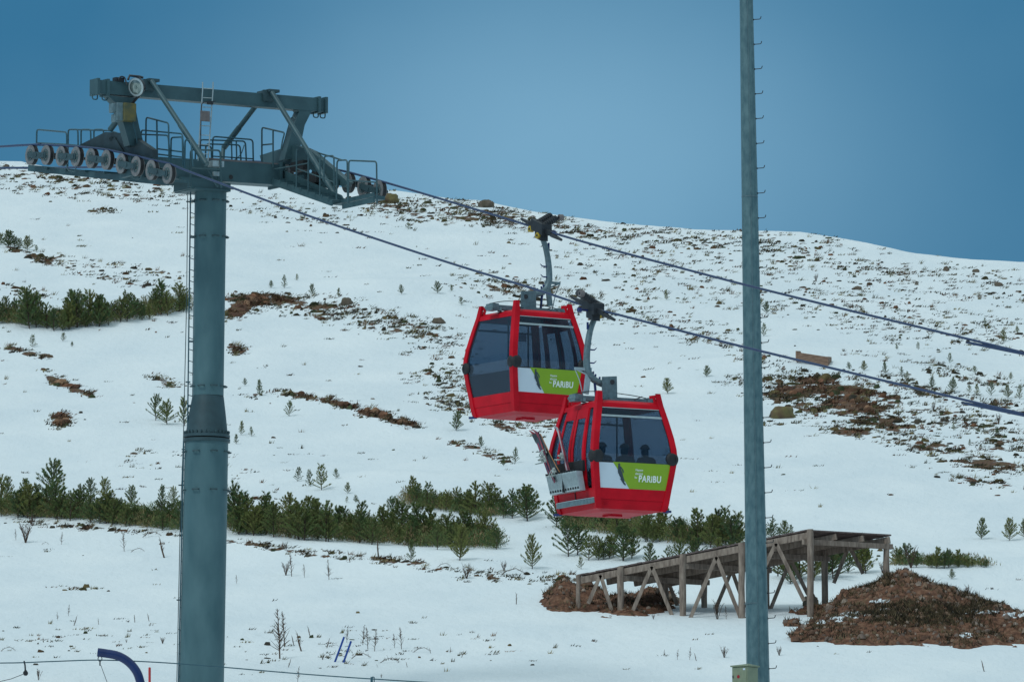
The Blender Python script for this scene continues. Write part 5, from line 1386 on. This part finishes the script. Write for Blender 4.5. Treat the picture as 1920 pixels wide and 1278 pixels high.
def mound_cover():
    Vs, Fs, Cs = [], [], []; Vr, Fr, Cr = [], [], []
    r = np.random.default_rng(33)
    K = 6; ang = np.arange(K) / K * 2 * math.pi
    fr = []
    for j in range(K): j2 = (j + 1) % K; fr += [(j, j2, K + j2), (j, K + j2, K + j), (K + j, K + j2, 2 * K)]
    fr = np.array(fr)
    for (co, px, py), nt, ns in zip(MOUNDS, (3000, 250), (1500, 160)):
        dk = np.clip(1 - ((px - 1730) / 150) ** 2 - ((py - 1150) / 26) ** 2, 0, 1) + .35 * np.clip(1 - ((px - 1640) / 60) ** 2 - ((py - 1085) / 20) ** 2, 0, 1) + np.clip(1 - ((px - 1860) / 70) ** 2 - ((py - 1110) / 30) ** 2, 0, 1) + .12
        idx = r.choice(len(co), nt, p=dk / dk.sum())
        for i in idx:
            nb = int(r.integers(5, 11)); w = r.uniform(.006, .016, nb); b = co[i] + np.c_[r.normal(0, .06, nb), r.normal(0, .06, nb), np.full(nb, -.02)]
            t = b + np.c_[r.normal(0, .08, nb), r.normal(0, .06, nb), r.uniform(.04, .17, nb)]
            v = np.empty((nb * 3, 3)); v[0::3] = b - np.c_[w, 0 * w, 0 * w]; v[1::3] = b + np.c_[w, 0 * w, 0 * w]; v[2::3] = t
            Vs.append(v); Fs.append(np.arange(nb * 3).reshape(-1, 3)); c = np.array([(.03, .032, .022), (.05, .04, .028), (.12, .09, .05), (.16, .12, .07)])[r.integers(4)] * r.uniform(.7, 1.2); Cs.append(np.tile(c, (nb * 3, 1)))
        for i in r.integers(0, len(co), ns):
            s = r.uniform(.02, .085) * (1.7 if r.random() < .1 else 1); rr = r.uniform(.7, 1.2, K); a = ang + r.uniform(0, 1)
            x0 = np.cos(a) * s * rr; y0 = np.sin(a) * s * rr
            v = np.stack([co[i][0] + np.r_[x0, x0 * .65, 0], co[i][1] + np.r_[y0, y0 * .65, 0], co[i][2] + np.r_[np.full(K, -.03), np.full(K, s * .55), s * .8]], 1)
            Vr.append(v); Fr.append(fr); c = np.array([(.20, .13, .09), (.16, .12, .10), (.28, .22, .18), (.12, .07, .05)])[r.integers(4)]; Cr.append(np.tile(c, (2 * K + 1, 1)))
    build_attr_mesh('mound_scrub', Vs, Fs, Cs, 'dark twiggy scrub and dead grass covering the dug earth')
    build_attr_mesh('rubble', Vr, Fr, Cr, 'small brown stones lying loose on the dug earth')
mound_cover()

# ------------------------------------------------------------------ boulders
def boulder(px, py, wpx, hpx, label, m='rock', seed=0):
    g = ground(px, py + hpx * .5); k = g.y / F; me = MB(); vs = []; A, B = 12, 18
    for a in range(A + 1):
        th = math.pi * a / A
        for b in range(B):
            t = 2 * math.pi * b / B; d = Vector((math.sin(th) * math.cos(t), math.sin(th) * math.sin(t), math.cos(th)))
            q = 1 + .28 * mnoise.noise(d * 1.6 + Vector((seed * 3.1, 0, 0))) + .12 * mnoise.noise(d * 4 + Vector((seed, 5, 0)))
            vs.append(g + Vector((d.x * wpx / 2 * k * q, d.y * wpx / 2 * k * q, (d.z * .8 + .15) * hpx * k * q)))
    fs = [(a * B + b, a * B + (b + 1) % B, (a + 1) * B + (b + 1) % B, (a + 1) * B + b) for a in range(A) for b in range(B)]
    me.add(vs, fs, 0, True)
    single('boulder', me, M[m], g, label, 'rock', 'boulders on the slope')
for i, b in enumerate(((730, 371, 44, 17, 'large flat mossy boulder on the ridge beside the right wheel battery', 'rockolive'), (911, 381, 34, 13, 'brown boulder on the skyline between tower and upper gondola'),
    (1467, 771, 50, 22, 'big rounded olive boulder at the left of the bare brown patch', 'rockolive'), (650, 563, 24, 14, 'round reddish boulder among the tufts right of the brown bank'),
    (822, 600, 26, 10, 'dark grey wedge boulder left of the upper gondola'), (12, 311, 12, 8, 'small reddish boulder on the ridge at the far left'), (1774, 503, 12, 9, 'small brown boulder near the skyline at the right'),
    (1830, 507, 14, 6, 'flat dark boulder near the skyline right of the small brown one'), (1872, 532, 16, 8, 'brown boulder below the skyline near the right edge'), (1608, 539, 14, 7, 'small grey boulder high on the right slope'),
    (275, 704, 1, 1, None), (1400, 515, 1, 1, None), (1063, 1096, 30, 26, 'round brown boulder at the left foot of the wooden ramp'), (1085, 1106, 20, 26, 'upright brown stone beside the ramp start'),
    (1250, 1120, 46, 16, 'pale grey rock lying under the wooden ramp'), (1720, 1183, 24, 12, 'brown stone block low on the dirt mound'), (1520, 1122, 30, 26, 'rust brown clump at the left foot of the dirt mound'))):
    if b[4]: boulder(b[0], b[1], b[2], b[3], b[4], b[5] if len(b) > 5 else 'rock', i)

# ------------------------------------------------------------------ wooden crate on the slope
g = ground(1522, 684); k = g.y / F; cr = thing('wooden_trough', g, 'long brown wooden box lying in the snow above the bare patch', 'wooden box')
A_ = g + Vector((-30 * k, .2, 22 * k)); B_ = g + Vector((31 * k, -.2, 8 * k)); dd = B_ - A_; dep = Vector((.15, .9, .10))
mb = MB(); mb.add([A_ - UP * 14 * k, B_ - UP * 12 * k, B_ + UP * 6 * k, A_ + UP * 4 * k] + [p + dep * .05 for p in (A_ - UP * 14 * k, B_ - UP * 12 * k, B_ + UP * 6 * k, A_ + UP * 4 * k)], [(0, 1, 2, 3), (7, 6, 5, 4), (0, 4, 5, 1), (1, 5, 6, 2), (2, 6, 7, 3), (3, 7, 4, 0)])
part(cr, 'front_board', mb, M['crate'])
mb = MB(); mb.add([p + dep for p in (A_ - UP * 14 * k, B_ - UP * 12 * k, B_ + UP * 5 * k, A_ + UP * 3 * k)] + [p + dep * .95 for p in (A_ - UP * 14 * k, B_ - UP * 12 * k, B_ + UP * 5 * k, A_ + UP * 3 * k)], [(0, 1, 2, 3), (7, 6, 5, 4), (0, 4, 5, 1), (1, 5, 6, 2), (2, 6, 7, 3), (3, 7, 4, 0)])
part(cr, 'back_board', mb, M['crate'])
for p in (A_, B_):
    mb = MB(); s_ = 1 if p is A_ else -1; mb.boxm(p + dep * .5 - UP * 4 * k + dd.normalized() * .04 * s_, dd.normalized() * .035, dep * .52, UP * 10 * k); part(cr, 'end_board', mb, M['crate'])

# ------------------------------------------------------------------ dead stalks in the foreground
def stalk_mesh(seed, kind):
    r = random.Random(seed); mb = MB(); lean = r.uniform(-.12, .12)
    if kind == 'spire':
        top = Vector((lean, 0, 1)); mb.tube([Vector((0, 0, -.1)), Vector((lean * .4, 0, .5)), top], [.019, .014, .006], 5)
        for i in range(46):
            t = r.uniform(.15, .97); p = Vector((lean * t, 0, t)); a = r.uniform(0, 6.28); l = (1 - t) * .26 * r.uniform(.4, 1.2) + .03
            mb.tube([p, p + Vector((math.cos(a) * l, math.sin(a) * l, l * r.uniform(.5, 1.3)))], [.009, .004], 3, cap=False)
    elif kind == 'bush':
        for i in range(13):
            a = r.uniform(0, 6.28); s = r.uniform(.1, .42); e = Vector((math.cos(a) * s, math.sin(a) * s, r.uniform(.6, 1)))
            mb.tube([Vector((0, 0, -.08)), e * .5 + Vector((r.uniform(-.04, .04), 0, .05)), e], [.018, .013, .006], 4)
            for j in range(4):
                p = e * r.uniform(.35, .9); b = r.uniform(0, 6.28); mb.tube([p, p + Vector((math.cos(b) * .12, math.sin(b) * .12, r.uniform(.08, .2)))], [.010, .005], 3, cap=False)
    elif kind == 'stub':
        mb.tube([Vector((0, 0, -.1)), Vector((lean * 2, 0, .5)), Vector((lean * 3, 0, 1))], [.045, .04, .02], 6)
        for i in range(16):
            t = r.uniform(.2, 1); p = Vector((lean * 3 * t, 0, t)); a = r.uniform(0, 6.28); mb.tube([p, p + Vector((math.cos(a) * .12, math.sin(a) * .12, r.uniform(.05, .2)))], [.012, .004], 3, cap=False)
    else:
        mb.tube([Vector((-.9, 0, -.05)), Vector((-.4, .1, .35)), Vector((.3, 0, .5)), Vector((1.0, .1, .15))], [.03, .03, .025, .01], 5)
        for i in range(26):
            t = r.random(); p = Vector((-.9 + 1.9 * t, 0, .45 * math.sin(math.pi * t))); a = r.uniform(0, 6.28); mb.tube([p, p + Vector((math.cos(a) * .25, math.sin(a) * .2, r.uniform(-.1, .35)))], [.012, .004], 3, cap=False)
    return mesh('dead_plant', mb, [M['dry']])
SM = {k: [stalk_mesh(i * 7 + j, k) for j in range(4)] for i, k in enumerate(('spire', 'bush', 'stub', 'branch'))}
def dead(px, py, hpx, kind, label, group=None, wide=1.0):
    g = ground(px, py); h = hpx * g.y / F; me = random.choice(SM[kind]); o = bpy.data.objects.new('dead_plant', me); col.objects.link(o)
    o.location = g; o.scale = (h * wide, h * wide, h); o.rotation_euler = (0, 0, random.uniform(-.6, .6)); tag(o, label, 'dead plant', group)
DEAD = [(525, 1234, 94, 'spire', 'tallest bare brown conifer skeleton in the foreground right of the tower'), (534, 1212, 68, 'spire', 'bare stalk directly behind the tallest conifer skeleton'),
 (558, 1278, 30, 'spire', 'bare stalk cut by the bottom edge below the wire'), (617, 1086, 38, 'spire', 'feathery brown stalk on the snow plateau, fullest of its row'), (547, 1080, 44, 'spire', 'thin tall stalk left on the snow plateau'),
 (536, 1078, 28, 'bush', 'bushy brown weed beside the thin tall stalk'), (571, 1082, 26, 'spire', 'short stalk between the thin tall one and the feathery one'), (444, 1094, 18, 'spire', 'small lone stalk just right of the tower'),
 (875, 1084, 32, 'bush', 'brown bushy weed below the right end of the middle belt'), (680, 1208, 38, 'spire', 'first of three thin stalks right of the blue sticks'), (690, 1216, 42, 'spire', 'second of three thin stalks right of the blue sticks'), (702, 1220, 42, 'spire', 'third of three thin stalks right of the blue sticks'),
 (740, 1214, 28, 'spire', 'wispy stalk between the trio and the lone tall one'), (753, 1216, 42, 'spire', 'lone tall thin stalk in the foreground centre'), (566, 1220, 34, 'stub', 'brown ragged stump stalk right of the tallest skeleton'),
 (552, 1210, 18, 'stub', 'short brown stump beside the ragged stump stalk'), (582, 1192, 18, 'stub', 'leaning twig up the slope from the ragged stump'), (612, 1214, 18, 'stub', 'curled brown twig left of the blue sticks'),
 (650, 1204, 30, 'spire', 'twig standing behind the blue sticks'), (628, 1212, 8, 'branch', 'low tangle of twigs left of the blue sticks'), (676, 1234, 20, 'branch', 'tangled dead branch right of the blue sticks'),
 (730, 1242, 20, 'branch', 'dead branch lying with one raised end in the foreground'), (764, 1250, 10, 'stub', 'short stick at the end of the lying dead branch'), (708, 1250, 6, 'stub', 'tiny stub left of the lying dead branch'),
 (790, 1222, 18, 'branch', 'arched dead twigs on the snow in the lower centre'), (808, 1224, 10, 'stub', 'small stub right of the arched dead twigs'), (865, 1232, 12, 'stub', 'little leaning stub at the lower centre'), (844, 1224, 12, 'spire', 'faint thin twig beside the little leaning stub'),
 (968, 1132, 20, 'stub', 'slanting twig on the snow left of the ramp'), (605, 1236, 10, 'bush', 'low tuft of twigs below the blue sticks'), (540, 1250, 16, 'stub', 'hooked twig below the tallest skeleton'), (500, 1234, 6, 'stub', 'dark stub left of the tallest skeleton'),
 (715, 1270, 8, 'bush', 'low tuft just above the wire at the bottom centre'), (1358, 1232, 24, 'bush', 'leafless bush left of the lamp mast'), (1461, 1228, 20, 'bush', 'leafless bush right of the lamp mast'), (1293, 1236, 24, 'spire', 'tallest of the thin twigs left of the leafless bush'),
 (1306, 1238, 14, 'stub', 'short twig next to the leafless bush left of the mast'), (1270, 1236, 20, 'spire', 'middle thin twig between ramp and mast foot'), (1245, 1230, 14, 'spire', 'leftmost thin twig below the ramp'), (1225, 1160, 12, 'bush', 'small dark weed in the snow before the ramp'),
 (1345, 1160, 38, 'bush', 'bare shrub under the ramp near the mast'), (1362, 1160, 26, 'spire', 'second bare shrub under the ramp touching the mast'), (1215, 1142, 18, 'branch', 'rusty dead branch under the ramp'),
 (1708, 1064, 44, 'bush', 'rusty dead bush on top of the dirt mound'), (1655, 1074, 26, 'bush', 'pale dead grass clump on the mound left of its top'), (1846, 1258, 20, 'stub', 'twisted twig in the snow at the lower right'),
 (1815, 1120, 26, 'bush', 'pale leafy dead shrub on the right shoulder of the mound'), (128, 1200 - 46, 22, 'spire', 'thin stalk in the lower left snow'), (108, 1162, 16, 'spire', 'shorter stalk left of the thin one in the lower left snow'),
 (185, 1170, 12, 'stub', 'dark twig in the lower left snow'), (253, 1166, 14, 'stub', 'rust brown twig left of the tower'), (280, 1164, 14, 'stub', 'rust brown twig nearest the tower on its left'), (138, 1172, 18, 'stub', 'forked thin twig in the lower left snow'),
 (305, 1206, 14, 'bush', 'small dark weed beside the tower foot'), (237, 1204, 8, 'bush', 'tiny dark weed left of the tower foot'), (15, 1220, 16, 'branch', 'curved dead branch at the lower left edge'), (72, 1262 + 12, 22, 'bush', 'brown weed clump cut by the bottom edge at left'),
 (48, 1017, 44, 'bush', 'tall brown weed clump at the left end of the plateau'), (115, 1020, 24, 'spire', 'thin stalk on the plateau right of the brown weed clump'), (30, 1012, 22, 'spire', 'small stalk left of the brown weed clump'),
 (233, 1033, 38, 'spire', 'thin tall stalk left of the lift tower at the plateau edge'), (309, 1045, 36, 'stub', 'leaning thin stalk just left of the lift tower'), (285, 1006, 20, 'branch', 'straw coloured fallen twigs left of the tower'), (258, 1034, 14, 'branch', 'straw tangle between the two thin stalks left of the tower'),
 (85, 1020, 8, 'branch', 'low dark twigs on the plateau at left'), (710, 1045, 32, 'stub', 'leaning dark stem in front of the middle belt'), (960, 1078, 26, 'branch', 'straw brown tangle left of the ramp'), (945, 1070, 22, 'bush', 'pale weed above the straw tangle'),
 (790, 1060, 16, 'branch', 'brown tangle in front of the middle belt, left one'), (832, 1062, 14, 'branch', 'brown tangle in front of the middle belt, right one'), (1530, 528, 16, 'bush', 'grey leafless bush high on the right slope'), (1750, 770, 16, 'bush', 'grey leafless bush right of the bare patch'),
 (1872, 795, 22, 'bush', 'rusty weed near the right edge in patchy ground'), (1525, 530, 12, 'bush', None), (60, 985, 26, 'bush', 'reddish weed in front of the left belt')]
for a in DEAD:
    if a[4]: dead(a[0], a[1], a[2], a[3], a[4], None, .9 if a[3] == 'spire' else 1.0)
